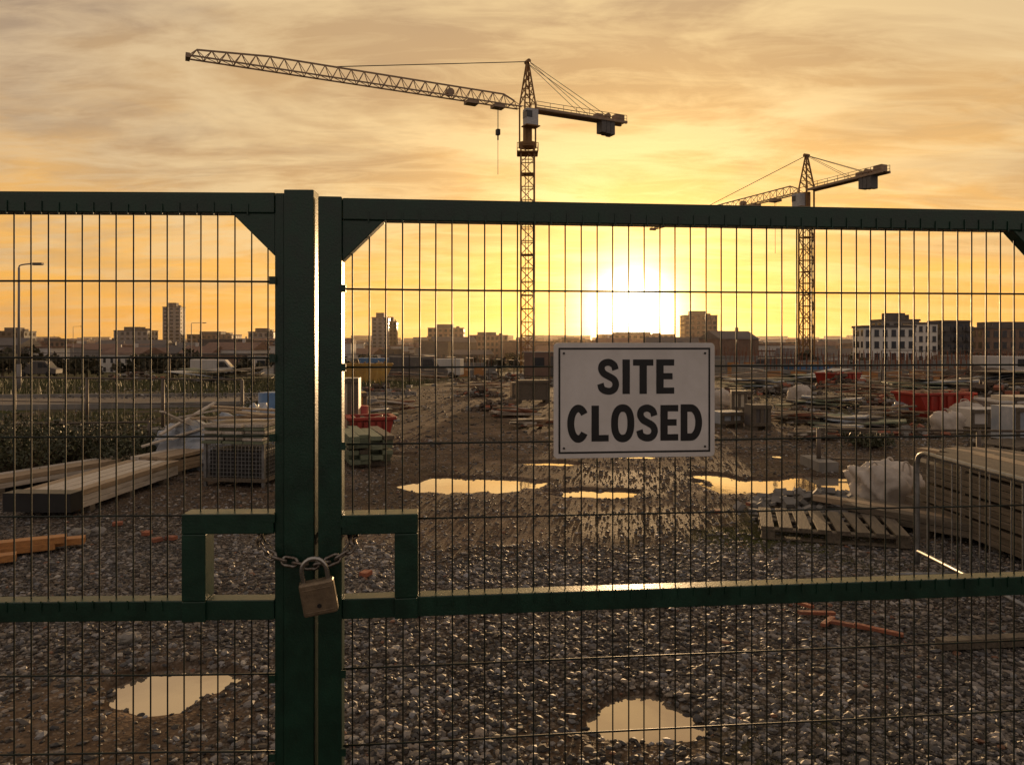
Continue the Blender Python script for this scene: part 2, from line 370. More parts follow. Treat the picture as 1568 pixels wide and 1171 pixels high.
leaf('metal_gate',1,2.29,.0655,2.012,(1.948,2.005),(.820,.877),(.2127,.278,1.06,1.115),[1.753,1.531,1.31,1.093,.67,.45,.23],.117,(-.547,2.1,0),math.radians(5.6),0)
leaf('metal_gate',-1,2.05,.111,2.03,(1.965,2.018),(.822,.878),(.300,.366,1.066,1.122),[1.775,1.5575,1.335,1.11,.66,.44,.22],.12,(-.5575,2.1,0),math.radians(1.5),.028)
for x,y in((-2.70,2.06),(1.84,2.36)):
    A=Asm('steel_gate_post'); p=A.p('post','green',bevel=.004); p.box(-.05,.05,-.05,.05,-.1,2.12); A.p('cap','dark').box(-.055,.055,-.055,.055,2.1205,2.14); A.done((x,y,0))
# ------------------------------------------------------------------ SIGN
def cat(pts,n=8):
    P=[Vector(p) for p in pts]; P=[P[0]*2-P[1]]+P+[P[-1]*2-P[-2]]; o=[]
    for i in range(1,len(P)-2):
        for k in range(n):
            t=k/n; a,b_,c,d=P[i-1],P[i],P[i+1],P[i+2]
            o.append(.5*((2*b_)+(c-a)*t+(2*a-5*b_+4*c-d)*t*t+(3*b_-a-3*c+d)*t**3))
    o.append(P[-2]); return o
def ribbon(pts,t,closed=False):
    pts=[Vector(p) for p in pts]; n=len(pts); L_=[];R_=[]
    for i,p in enumerate(pts):
        d1=(p-pts[i-1]) if (closed or i>0) else None; d2=(pts[(i+1)%n]-p) if (closed or i<n-1) else None
        d1=d1 or d2; d2=d2 or d1; d1=d1.normalized(); d2=d2.normalized()
        n1=Vector((-d1.y,d1.x));n2=Vector((-d2.y,d2.x)); m=(n1+n2).normalized(); k=t/2/max(.4,m.dot(n1))
        L_.append(p+m*k);R_.append(p-m*k)
    vs=L_+R_; fs=[(i,(i+1)%n,n+(i+1)%n,n+i) for i in range(n if closed else n-1)]
    return vs,fs
T=.225; TH=.18
def glyph(c):
    h=T/2; k=TH/2
    if c=='I': return .23,[([(0,0),(T,0),(T,1),(0,1)],[(0,1,2,3)])]
    if c=='L': return .52,[([(0,0),(.52,0),(.52,TH),(T,TH),(T,1),(0,1)],[(0,1,2,3,4,5)])]
    if c=='T': w=.62;m=w/2;return w,[([(m-h,0),(m+h,0),(m+h,1-TH),(w,1-TH),(w,1),(0,1),(0,1-TH),(m-h,1-TH)],[tuple(range(8))])]
    if c=='E': w=.55;return w,[([(0,0),(w,0),(w,TH),(T,TH),(T,.42),(w-.05,.42),(w-.05,.42+TH),(T,.42+TH),(T,1-TH),(w,1-TH),(w,1),(0,1)],[tuple(range(12))])]
    if c=='O':
        w=.72; pts=[(w/2+(w/2-h)*math.copysign(abs(math.cos(a))**.85,math.cos(a)),.5+(.515-k)*math.copysign(abs(math.sin(a))**.85,math.sin(a))) for a in [2*math.pi*i/48 for i in range(48)]]
        return w,[ribbon(pts,.21,True)]
    if c=='C':
        w=.68; pts=[(w/2+.01+(w/2-h)*math.cos(a),.5+(.515-k)*math.sin(a)) for a in [math.radians(38+284*i/40) for i in range(41)]]
        return w,[ribbon(pts,.21)]
    if c=='D':
        w=.68; pts=[(h,k),(.30,k)]+[(.32+(w-.32-h)*math.cos(a),.5+(.5-k)*math.sin(a)) for a in [math.radians(-80+160*i/24) for i in range(25)]]+[(.30,1-k),(h,1-k)]
        return w,[ribbon(pts,.21,True)]
    if c=='S':
        w=.66; pts=cat([(w-h-.01,.70),(w-h-.06,.84),(w/2,1-k+.01),(h+.05,.87),(h,.735),(h+.07,.60),(w/2,.515),(w-h-.06,.42),(w-h,.28),(w-h-.06,.135),(w/2,k-.01),(h+.03,.145),(h-.03,.30)])
        return w,[ribbon(pts,.20)]
A=Asm('site_closed_sign'); W_,H_=.480,.334
pl=A.p('plate','sign',bevel=.0012)
rad=.012; poly=[]
for cx,cz,a0 in((W_-rad,rad,-90),(W_-rad,H_-rad,0),(rad,H_-rad,90),(rad,rad,180)):
    for k in range(6): a=math.radians(a0+18*k); poly.append((cx+rad*math.cos(a),cz+rad*math.sin(a)))
pl.prism(poly,-.003,0)
bd=A.p('border','black'); i0,i1=.014,.0195
o_=[(i0,i0),(W_-i0,i0),(W_-i0,H_-i0),(i0,H_-i0)]; q_=[(i1,i1),(W_-i1,i1),(W_-i1,H_-i1),(i1,H_-i1)]
bd.add([(x,-.0036,z) for x,z in o_+q_],[(i,(i+1)%4,4+(i+1)%4,4+i) for i in range(4)])
tx=A.p('lettering','black')
def word(w,cx,z0,h,gap,width):
    gl=[glyph(c) for c in w]; tot=sum(g[0] for g in gl)+gap*(len(w)-1); k=width/tot; x=cx-width/2
    for gw,shapes in gl:
        for vs,fs in shapes: tx.add([(x+v[0]*k,-.0036,z0+v[1]*h) for v in vs],fs)
        x+=(gw+gap)*k
word('SITE',.243,.1855,.1005,.09,.228); word('CLOSED',.240,.0485,.104,.065,.404)
sc=A.p('fixings','dark',smooth=True)
for x,z in((.03,.03),(W_-.03,.03),(.03,H_-.03),(W_-.03,H_-.03)): sc.tube((x,-.006,z),(x,.02,z),.0032,10)
c5,s5=math.cos(math.radians(5.6)),math.sin(math.radians(5.6))
u=.667; yo=-.030
A.done((-.547+u*c5-yo*s5,2.1+u*s5+yo*c5,1.266),math.radians(5.6))
# ------------------------------------------------------------------ CHAIN + PADLOCK
def W3(px,py,Y): return Vector((lat(px,Y),Y,hgt(py,Y)))
cp=[W3(470,822,2.165),W3(425,812,2.17),W3(402,814,2.15),W3(400,832,2.10),W3(415,850,2.060),W3(445,860,2.054),W3(482,864,2.048),W3(512,856,2.052),W3(533,842,2.062),W3(541,826,2.10),W3(535,812,2.15),W3(510,812,2.17),W3(470,822,2.165)]
pts=cat(cp,24); A=Asm('security_chain'); P=A.p('links','chain',smooth=True)
acc=0;last=pts[0];k=0
for i in range(1,len(pts)):
    acc+=(pts[i]-pts[i-1]).length
    if acc>=.029:
        acc=0; c=pts[i]; d=(pts[min(i+1,len(pts)-1)]-pts[i-1]).normalized()
        nrm=Vector((0,1,0)) if abs(d.y)<.9 else Vector((0,0,1)); nrm=(nrm-d*nrm.dot(d)).normalized(); s_=d.cross(nrm)
        ang=math.radians(70 if k%2 else -25)+random.uniform(-.2,.2); w_=nrm*math.cos(ang)+s_*math.sin(ang); k+=1
        lp=[]
        for q in range(16):
            a=2*math.pi*q/16; lp.append(c+d*(math.cos(a)*.0118+math.copysign(.0098,math.cos(a)))+w_*math.sin(a)*.0118)
        P.path(lp,.0046,8,True)
A.done(W3(482,862,2.06),world=True)
A=Asm('padlock'); b=A.p('body','brass',bevel=.006); w=.046
b.box(-w,w,-.016,.016,-.098,-.004)
b2=A.p('face_ridges','brass',bevel=.001)
for z in(-.022,-.085): b2.box(-w+.008,w-.008,-.0175,-.0162,z-.0015,z+.0015)
sh=A.p('shackle','chrome',smooth=True)
sh.path([(-.033,0,-.02)]+[(-.033,0,z*.01) for z in range(-1,3)]+[(.033*-math.cos(a),0,.022+.036*math.sin(a)) for a in [math.radians(15*i) for i in range(1,12)]]+[(.033,0,.01*z) for z in range(2,-3,-1)],.0066,12)
kh=A.p('keyhole','dark'); kh.tube((0,-.0166,-.07),(0,-.0175,-.07),.006,14)
o=A.done((lat(484,2.01),2.005,hgt(885,2.01)),0); o.rotation_euler=(math.radians(6),math.radians(-9),math.radians(8))
# ------------------------------------------------------------------ CRANES
def crane(loc,jd,mastH,jz,apex,jibL,cjL,hook_t,trol_t,cs_):
    A=Asm('tower_crane'); m=A.p('mast','crane'); j=A.p('jib','cranejib'); cj=A.p('counter_jib','cranejib'); cb=A.p('cab','cranewhite'); gl=A.p('cab_windows','glass')
    cw=A.p('counterweights','cweight'); ca=A.p('pendant_cables','cable'); tw=A.p('tower_head','crane'); hk=A.p('hoist_hook','cable')
    w=.9; n=int(mastH/1.75); dz=mastH/n
    cs=[(-w,-w),(w,-w),(w,w),(-w,w)]
    for x,y in cs: m.beam((x,y,-3),(x,y,mastH),.22)
    for i in range(n):
        z0=i*dz;z1=z0+dz
        for k in range(4):
            a=cs[k];b_=cs[(k+1)%4]
            m.beam((*a,z0),(*b_,z0),.11)
            if (i+k)%2: m.beam((*a,z0),(*b_,z1),.11)
            else: m.beam((*b_,z0),(*a,z1),.11)
        if i%3==0: m.box(-.8,.8,-.8,.8,z0+.05,z0+.09)
    m.tube((-.3,-.3,0),(-.3,-.3,mastH),.05,5); m.tube((.1,-.3,0),(.1,-.3,mastH),.05,5)
    base=A.p('base','conc'); base.box(-3,3,-3,3,-3.5,.4)
    # slewing
    tw.tube((0,0,mastH),(0,0,mastH+.6),1.25,16); tw.box(-1.4,1.4,-1.4,1.4,mastH-.9,mastH-.75)
    for x,y in((-1.4,-1.4),(1.4,-1.4),(1.4,1.4),(-1.4,1.4)): tw.beam((x,y,mastH-.8),(x,y,mastH+.3),.08)
    for q in range(4):
        a=((-1.4,-1.4),(1.4,-1.4),(1.4,1.4),(-1.4,1.4))[q];b_=((1.4,-1.4),(1.4,1.4),(-1.4,1.4),(-1.4,-1.4))[q]
        tw.beam((*a,mastH+.3),(*b_,mastH+.3),.07)
    d=Vector((jd[0],jd[1],0)).normalized(); s_=Vector((-d.y,d.x,0))
    U=Vector((0,0,1))
    def Q(t,l,z): return d*t+s_*l+U*z
    mt=mastH+.6
    tw.tube((0,0,mt),(0,0,jz-.2),.62,12)
    for l in(-.8,.8):
        for t in(-.8,.8):
            tw.beam(Q(t,l,mt),Q(t,l,jz+.6),.22)
            tw.beam(Q(t,l,jz+.6),Q(t*.12,l*.12,apex),.2)
    for a in range(5):
        f0=a/5;f1=(a+1)/5
        for l in(-1,1):
            k0=.8*(1-f0*.88);k1=.8*(1-f1*.88);za=jz+.6+(apex-jz-.6)*f0;zb=jz+.6+(apex-jz-.6)*f1
            tw.beam(Q(-k0,l*k0,za),Q(k1,l*k1,zb),.09); tw.beam(Q(-k0,l*k0,za),Q(k0,l*k0,za),.09); tw.beam(Q(l*k0,-k0,za),Q(l*k1,k1,zb),.09)
    tw.tube(Q(0,-.5,apex),Q(0,.5,apex),.28,10)
    mx=Matrix((( d.x,s_.x,0),(d.y,s_.y,0),(0,0,1))).to_4x4()
    l0,l1=(.85,2.0) if cs_>0 else (-2.0,-.85)
    cb.box(-.6,1.1,l0,l1,jz-2.6,jz-.5,mx); gl.box(.3,1.13,l0-.03,l1+.03,jz-1.7,jz-.8,mx); tw.box(-.9,1.2,min(l0,-.9 if cs_<0 else .5),max(l1,.9 if cs_>0 else -.5),jz-2.75,jz-2.62,mx)
    # jib : triangular truss
    nb=int(jibL/1.6); hh=1.5; st=1.2
    pB=[];pT=[]
    for i in range(nb+1):
        t=st+(jibL-st)*i/nb; pB.append((Q(t,-.65,jz),Q(t,.65,jz)))
        if i<nb: 
            t2=st+(jibL-st)*(i+.5)/nb; k=min(1,.55+ (nb-i)/6*.45) if i>nb-7 else (.55 if i==0 else 1)
            pT.append(Q(t2,0,jz+hh*k))
    for i in range(nb):
        a,b_=pB[i],pB[i+1]
        for l in(0,1):
            j.beam(a[l],b_[l],.15); j.beam(a[l],pT[i],.075); j.beam(pT[i],b_[l],.075)
        j.beam(a[0],a[1],.07); j.beam(a[0],b_[1],.06)
        if i: j.beam(pT[i-1],pT[i],.17)
    j.beam(pT[-1],pB[-1][0],.1); j.beam(pT[-1],pB[-1][1],.1); j.box(jibL-.1,jibL+.35,-.7,.7,jz-.25,jz+.25,mx)
    # counter jib
    for l in(-.75,.75):
        cj.beam(Q(-.8,l,jz),Q(-cjL,l,jz),.34); 
        for i in range(8):
            t=-1-(cjL-1)*i/7; cj.beam(Q(t,l,jz),Q(t,l,jz+1.0),.06)
        cj.beam(Q(-1,l,jz+1.0),Q(-cjL,l,jz+1.0),.06); cj.beam(Q(-1,l,jz+.5),Q(-cjL,l,jz+.5),.05)
    cj.box(-cjL,-.8,-.7,.7,jz+.02,jz+.10,mx)
    cj.box(-cjL+.3,-cjL+1.7,-.6,.6,jz+.12,jz+1.1,mx); cj.tube(Q(-cjL+3,-.6,jz+.6),Q(-cjL+3,.6,jz+.6),.42,12); cj.box(-cjL+3.8,-cjL+4.9,-.5,.5,jz+.12,jz+.8,mx)
    for q in range(3): cw.box(-cjL+2.0+q*.75,-cjL+2.68+q*.75,-.72,.72,jz-2.0+.1*q,jz+.0,mx)
    # cables
    for l in(-.3,.3):
        ca.tube(Q(0,l,apex),Q(-cjL+2.5,l*2,jz+.2),.04,5); ca.tube(Q(0,l,apex),Q(-cjL*.6,l*2,jz+.2),.035,5)
    ca.tube(Q(0,0,apex),Q(jibL*.62,0,jz+hh),.06,5)
    # trolley / hook
    for t in(trol_t,hook_t): cj.box(t-.8,t+.8,-.7,.7,jz-.5,jz-.12,mx)
    cj.tube(Q(trol_t+3,-.4,jz+.6),Q(trol_t+3,.4,jz+.6),.5,10)
    hz=jz-3.3
    for l in(-.15,.15): hk.tube(Q(hook_t,l,jz-.4),Q(hook_t,l,hz),.03,5)
    hk.box(hook_t-.22,hook_t+.22,-.3,.3,hz-.75,hz,mx); hk.tube(Q(hook_t,0,hz-.7),Q(hook_t,0,hz-1.4),.10,6)
    hk.tube(Q(hook_t,0,hz-1.4),Q(hook_t,0,hz-6),.035,5)
    A.done(loc)
g1=Hf(2.1,100); crane((2.1,100,g1),(-.9,-.433),28.0-g1,33.2-g1,39.6-g1,42,15.6,4.4,8.2,1)
g2=Hf(47.8,120); crane((47.8,120,g2),(-.397,.917),22.4-g2,26.2-g2,32.0-g2,43.5,15,7,12,1)
# ------------------------------------------------------------------ BUILDINGS
def building(name,x,y,w,d,h,st,bays,wall,rz=0,pent=True,balc=False,deep=4):
    z=Hf(x,y)-deep; A=Asm(name); wl=A.p('walls',wall); gl=A.p('windows','glass'); fr=A.p('window_frames','walld'); rf=A.p('roof','roof')
    hh=h+deep; wl.box(-w/2,w/2,-d/2,d/2,0,hh); rf.box(-w/2-.2,w/2+.2,-d/2-.2,d/2+.2,hh+.01,hh+.45)
    if pent: rf.box(-w*.28,w*.2,-d*.25,d*.25,hh+.46,hh+.46+min(2.6,h*.12)); rf.box(w*.27,w*.36,-d*.1,d*.2,hh+.46,hh+1.6)
    fh=h/st
    for s_ in range(st):
        z0=deep+s_*fh+fh*.28; z1=deep+s_*fh+fh*.82
        for b_ in range(bays):
            cx=-w/2+w*(b_+.5)/bays; ww=w/bays*.27
            gl.box(cx-ww,cx+ww,-d/2-.05,-d/2+.1,z0,z1); fr.box(cx-ww-.08,cx+ww+.08,-d/2-.12,-d/2-.055,z0-.15,z0)
            if balc and b_%2==0:
                fr.box(cx-ww-.3,cx+ww+.3,-d/2-1.2,-d/2-.125,z0-.35,z0-.2); fr.box(cx-ww-.3,cx+ww+.3,-d/2-1.2,-d/2-1.12,z0-.2,z0+.7)
        nb=max(2,int(d/(w/bays)))
        for sgn in(-1,1):
            for b_ in range(nb):
                cy=-d/2+d*(b_+.5)/nb; q=d/nb*.25; x0,x1=sorted((sgn*(w/2-.1),sgn*(w/2+.05))); gl.box(x0,x1,cy-q,cy+q,z0,z1)
    A.p('door','walld').box(-.8,.8,-d/2-.08,-d/2+.1,deep,deep+2.3)
    A.done((x,y,z),rz)
def bpx(name,x0,x1,yt,Y,st,bays,wall,rz=0,**k):
    xc=lat((x0+x1)/2,Y); w=(x1-x0)/F*Y; g=Hf(xc,Y); h=hgt(yt,Y)-g
    building(name,xc,Y,w*.93,w*.6,h,st,bays,wall,rz,**k)
bpx('tower_block',252,281,471,480,14,3,'wallg')
bpx('office_building',181,236,507,450,5,6,'wallg')
bpx('apartment_block',293,365,513,500,5,9,'wallb'); bpx('apartment_block',383,424,509,420,5,5,'wallg')
bpx('tower_block',570,597,487,430,11,3,'wallg'); bpx('tower_block',590,609,493,445,10,3,'walld')
bpx('apartment_block',655,713,503,520,6,7,'wallb'); bpx('apartment_block',716,780,514,480,4,9,'wallb')
bpx('office_building',913,1030,513,620,4,12,'wallb'); bpx('tower_block',1043,1096,484,460,9,6,'wallb')
bpx('office_building',1090,1124,530,300,4,5,'wallw'); bpx('apartment_block',845,905,521,540,4,6,'wallb')
bpx('office_building',0,48,508,430,5,5,'walld'); bpx('office_building',60,110,523,400,3,6,'wallb')
bpx('apartment_building',1313,1392,502,152,4,6,'wallp',math.radians(-6),pent=False,balc=False,deep=1)
bpx('apartment_building',1388,1430,497,160,5,4,'wallp',math.radians(-4),pent=False,balc=False,deep=1)
bpx('apartment_building',1428,1478,494,165,5,5,'walld',math.radians(4),pent=False,balc=True,deep=1)
bpx('apartment_building',1340,1400,492,180,5,4,'wallg',0,deep=1); bpx('office_building',1478,1600,504,185,4,9,'wallb',0,deep=1)
bpx('office_building',1600,1750,498,190,4,9,'wallg',0,deep=1); bpx('office_building',-160,-30,500,400,5,9,'wallb')
# low-rise rooftops in the distance : one mass
A=Asm('distant_rooftops'); mats=['wallw','wallb','wallg','walld']
for i in range(620):
    Y=random.choice([random.uniform(200,420),random.uniform(380,900),random.uniform(800,1700)]); k=random.uniform(-.95,.95); x=k*Y
    if Y<260 and 1250<k*F+CX<1700: continue
    if Y<330 and 500<k*F+CX<1050: Y+=220; x=k*Y
    z=Hf(x,Y)-1; sc=1+Y/900; w=random.uniform(8,22)*sc; d=random.uniform(7,10); h=random.uniform(4,6.5)*random.choice([1,1,1.5])*(1+Y/2600)
    r=Matrix.Translation((x,Y,z))@Matrix.Rotation(random.uniform(-.5,.5),4,'Z')
    wl=A.p('walls_'+str(i%4),mats[i%4]); wl.box(-w/2,w/2,-d/2,d/2,0,h,r)
    rf=A.p('roofs','roof') if i%2 else A.p('tiled_roofs','rooft')
    if random.random()<.7:
        rh=random.uniform(1.6,2.8); vs=[(-w/2-.3,-d/2-.3,h),(w/2+.3,-d/2-.3,h),(w/2+.3,d/2+.3,h),(-w/2-.3,d/2+.3,h),(-w/2-.3,0,h+rh),(w/2+.3,0,h+rh)]
        rf.add([r@Vector(v) for v in vs],[(0,1,5,4),(2,3,4,5),(1,2,5),(3,0,4)])
        c=random.uniform(-w/3,w/3); wl.box(c-.4,c+.4,-.3,.3,h+rh*.6,h+rh+1,r)
    else: rf.box(-w/2-.2,w/2+.2,-d/2-.2,d/2+.2,h+.02,h+.5,r)
    gl=A.p('windows','glass'); nb=max(2,int(w/3.2))
    if Y<800:
        for b_ in range(nb):
            cx=-w/2+w*(b_+.5)/nb
            for z0 in ([1.2,3.6] if h>5 else [1.2]): gl.box(cx-.55,cx+.55,-d/2-.06,-d/2+.1,z0,z0+1.2,r)
A.done((0,0,0))
# distant trees : one mass of leaf clumps
def clump(n,c,r,q,r_):
    d=r_.normal(size=(n,3)); d/=np.linalg.norm(d,axis=1)[:,None]; p=c+d*(r_.random((n,1))**.4)*r
    a=r_.normal(size=(n,3)); a/=np.linalg.norm(a,axis=1)[:,None]; b_=np.cross(a,r_.normal(size=(n,3))); b_/=np.linalg.norm(b_,axis=1)[:,None]
    s_=q*(.5+r_.random((n,1)))
    return np.stack([p-a*s_,p-b_*s_*.6,p+a*s_,p+b_*s_*.6],1).reshape(-1,3)
r_=np.random.default_rng(5); V=[]
trunk=Part(M['dry'])
for i in range(400):
    if i<170: Y=r_.uniform(70,200); k=r_.uniform(-.8,.75)
    else: Y=r_.uniform(200,1200); k=r_.uniform(-.9,.9)
    px=k*F+CX
    if Y<200 and (px>520): 
        if r_.random()<.8: continue
    x=k*Y; z=Hf(x,Y); h=r_.uniform(2.2,4.4) if Y<200 else r_.uniform(4,8)
    trunk.tube((x,Y,z-.5),(x+r_.normal()*.3,Y,z+h*.6),.18,5,False,.08)
    for q in range(5):
        c=np.array([x+r_.normal()*h*.34,Y+r_.normal()*h*.3,z+h*(.3+.42*r_.random())]); V.append(clump(40,c,np.array([h*.28,h*.28,h*.2]),.38 if Y<200 else .8,r_))
V=np.concatenate(V); npmesh('distant_trees',V,np.arange(len(V)).reshape(-1,4),M['leafd'])
t=mkmesh('trunks',trunk); t.parent=bpy.data.objects['distant_trees']
# ------------------------------------------------------------------ SITE CLUTTER
def tstack(name,loc,rz,Ln,na,nl,bw,bh,m,sticks=True,jit=.05,endm=None):
    A=Asm(name)
    B_=A.p('bearers','woodg')
    for y in(-Ln*.35,0,Ln*.35): B_.box(-na*bw/2,na*bw/2,y-.04,y+.04,0,.06)
    z=.061; alt={'woodw':'wood','wood':'woodw','woodg':'wood','greenw':'woodg'}[m]
    for l in range(nl):
        for a in range(na):
            P=A.p('boards',m,bevel=.002) if random.random()<.8 else A.p('odd_boards',alt,bevel=.002)
            o=random.uniform(-jit,jit); x=(a-na/2)*bw; dx=random.uniform(-.008,.008)
            P.box(x+.002+dx,x+bw-.006+dx,-Ln/2+o,Ln/2+o+random.uniform(-jit,jit),z,z+bh-.004,Matrix.Rotation(random.uniform(-.012,.012),4,'Z'))
        z+=bh
        if sticks and l%3==2 and l<nl-1:
            for y in(-Ln*.35,Ln*.3): B_.box(-na*bw/2,na*bw/2,y-.02,y+.02,z,z+.02)
            z+=.021
    if endm:
        A.p('end_wrap',endm).box(-na*bw/2-.016,na*bw/2+.016,-Ln/2-jit-.01,-Ln/2+.12,.062,z+.005)
    A.done((loc[0],loc[1],Hf(*loc[:2])+(loc[2] if len(loc)>2 else 0)),rz)
tstack('timber_stack',(-4.22,7.65),math.radians(-3),1.9,5,3,.12,.055,'woodw',endm='dark')
tstack('timber_stack',(-4.05,9.4),math.radians(-14),1.6,4,4,.12,.045,'wood')
tstack('timber_stack',(-5.2,8.5),math.radians(-24),2.2,3,2,.13,.055,'woodw')
tstack('timber_stack',(4.05,4.9),math.radians(2),3.2,6,10,.15,.050,'woodg',jit=.12)
tstack('timber_stack',(3.5,6.15),math.radians(40),1.5,3,2,.13,.055,'woodg',jit=.15)
tstack('timber_stack',(5.6,7.2),math.radians(14),3.0,6,5,.15,.055,'woodg',jit=.12)
tstack('board_stack',(-1.98,9.9),math.radians(20),1.1,4,6,.14,.055,'greenw',jit=.15)
tstack('board_stack',(-4.0,11.2),math.radians(70),1.6,5,4,.14,.055,'wood',jit=.1)
# crate + wrapped load
A=Asm('wire_mesh_crate'); P=A.p('cage','steel'); 
for z in np.linspace(.12,.46,9):
    for a,b_ in(((-.34,-.3),(.34,-.3)),((.34,-.3),(.34,.3)),((-.34,.3),(.34,.3)),((-.34,-.3),(-.34,.3))): P.beam((*a,z),(*b_,z),.006)
for x in np.linspace(-.34,.34,17): P.beam((x,-.3,.1),(x,-.3,.46),.006); P.beam((x,.3,.1),(x,.3,.46),.006)
for y in np.linspace(-.3,.3,13): P.beam((.34,y,.1),(.34,y,.46),.006); P.beam((-.34,y,.1),(-.34,y,.46),.006)
for x,y in((-.34,-.3),(.34,-.3),(.34,.3),(-.34,.3)): P.beam((x,y,0),(x,y,.48),.03)
D=A.p('pallet_base','woodg'); D.box(-.36,.36,-.32,.32,.06,.1)
A.p('contents','dark',bevel=.01).box(-.31,.31,-.27,.27,.11,.40)
for i in range(6):
    Wp=A.p('boards_on_top_%d'%(i%2),'woodw' if i%2 else 'greenw',bevel=.002)
    for k in range(3): x=-.36+k*.24; o_1=random.uniform(-.04,.04); Wp.box(x,x+.23,-.33+o_1,.33+o_1,.482+i*.036,.482+i*.036+.030,Matrix.Rotation(random.uniform(-.04,.04),4,'Z'))
Lp=A.p('leaning_planks','wood',bevel=.002)
for k in range(5): Lp.box(-.45,.45,-.05,.05,0,.022,Matrix.Translation((random.uniform(-.1,.1),random.uniform(-.2,.2),.72+.024*k))@Matrix.Rotation(random.uniform(-.9,.9),4,'Z')@Matrix.Rotation(random.uniform(.0,.12),4,'Y'))
A.done((-3.02,8.45,Hf(-3.02,8.45)),math.radians(-8))
A=Asm('plastic_sheeting'); P=A.p('sheet','tarp',smooth=False)
for c,r in(((0,0,.22),(.5,.4,.30)),((.45,.2,.34),(.35,.35,.34)),((-.35,.2,.12),(.35,.3,.20)),((.2,-.25,.10),(.3,.25,.16))): P.blob(c,r,.75,.75,34,20,int(c[0]*10)+3)
Lp=A.p('slats','woodw')
for k in range(12): Lp.box(-.4,.4,-.04,.04,0,.02,Matrix.Translation((random.uniform(-.3,.4),random.uniform(-.4,.1),.1+.05*k))@Matrix.Rotation(random.uniform(-1.2,1.2),4,'Z')@Matrix.Rotation(random.uniform(-.5,.5),4,'Y'))
A.done((-3.95,9.7,Hf(-3.95,9.7)))
A=Asm('barrel'); P=A.p('drum','blue',smooth=True); P.tube((0,0,0),(0,0,.85),.28,20); 
for z in(.28,.57): P.path([(.287*math.cos(a),.287*math.sin(a),z) for a in [2*math.pi*i/24 for i in range(24)]],.012,6,True)
A.done((-3.55,11.2,0)) 
A=Asm('barrel'); P=A.p('drum','red',smooth=True); P.tube((0,0,0),(0,0,.52),.16,20)
for z in(.17,.35): P.path([(.166*math.cos(a),.166*math.sin(a),z) for a in [2*math.pi*i/24 for i in range(24)]],.009,6,True)
A.done((-2.62,12.7,0))
# pallets
def pallet(loc,rz,k=1):
    A=Asm('wooden_pallet'); P=A.p('deck_boards','woodg',bevel=.002); B_=A.p('blocks','woodg')
    for i in range(8): x=-.49+i*.14; P.box(x-.05,x+.05,-.36,.36,.085,.103,Matrix.Rotation(random.uniform(-.015,.015),4,'Z'))
    for y in(-.32,0,.32):
        P.box(-.55,.55,y-.04,y+.04,.068,.0845); P.box(-.55,.55,y-.04,y+.04,.0,.015)
        for x in(-.49,0,.49): B_.box(x-.05,x+.05,y-.038,y+.038,.0155,.0675)
    A.done((loc[0],loc[1],Hf(*loc)+.008),rz)
pallet((2.63,6.15),math.radians(-16)); pallet((7.5,11),.4)
# bulk bag
A=Asm('bulk_bag'); P=A.p('bag','bag',smooth=True); P.blob((0,0,.20),(.29,.27,.23),.72,.42,48,34,4)
hl=A.p('lifting_loops','bag',smooth=True)
for x,y in((-.15,-.13),(.15,-.13),(.13,.13)): hl.path(cat([(x-.04,y,.30),(x-.02,y,.46),(x+.03,y,.45),(x+.05,y,.30)],5),.010,6)
A.done((lat(1352,7.1),7.1,Hf(3.56,7.1)-.01))
A=Asm('rubble_pile'); P=A.p('chunks','conc',bevel=0)
for i in range(170):
    x,y=random.gauss(0,.33),random.gauss(0,.28); z=max(0,.2-.35*math.hypot(x,y))*random.random(); s=random.uniform(.02,.065)
    P.box(-s,s,-s*.7,s*.7,-s*.4,s*.4,Matrix.Translation((x,y,z+.02))@Matrix.Rotation(random.random()*6,4,'Z')@Matrix.Rotation(random.random(),4,'X'))
A.done((2.95,7.1,Hf(2.95,7.1)))
# barrier right
A=Asm('pedestrian_barrier'); P=A.p('frame','steel',smooth=True); V_=A.p('bars','steel')
for y0,y1 in((5.2,3.75),(3.68,2.55)):
    P.path(cat([(2.85,y0,.05),(2.85,y0,.5),(2.85,y0,.75),(2.85,y0-.07,.83),(2.85,y0-.3,.835),(2.85,y1+.3,.835),(2.85,y1+.07,.83),(2.85,y1,.75),(2.85,y1,.5),(2.85,y1,.05)],6),.017,10)
    P.tube((2.85,y0,.14),(2.85,y1,.14),.014,10)
    y=y1+.09
    while y<y0-.05: V_.tube((2.85,y,.14),(2.85,y,.83),.004,6); y+=.095
    for y in(y0-.15,y1+.15): P.tube((2.62,y,.02),(3.08,y,.02),.016,8)
A.done((2.85,4,0),world=True)
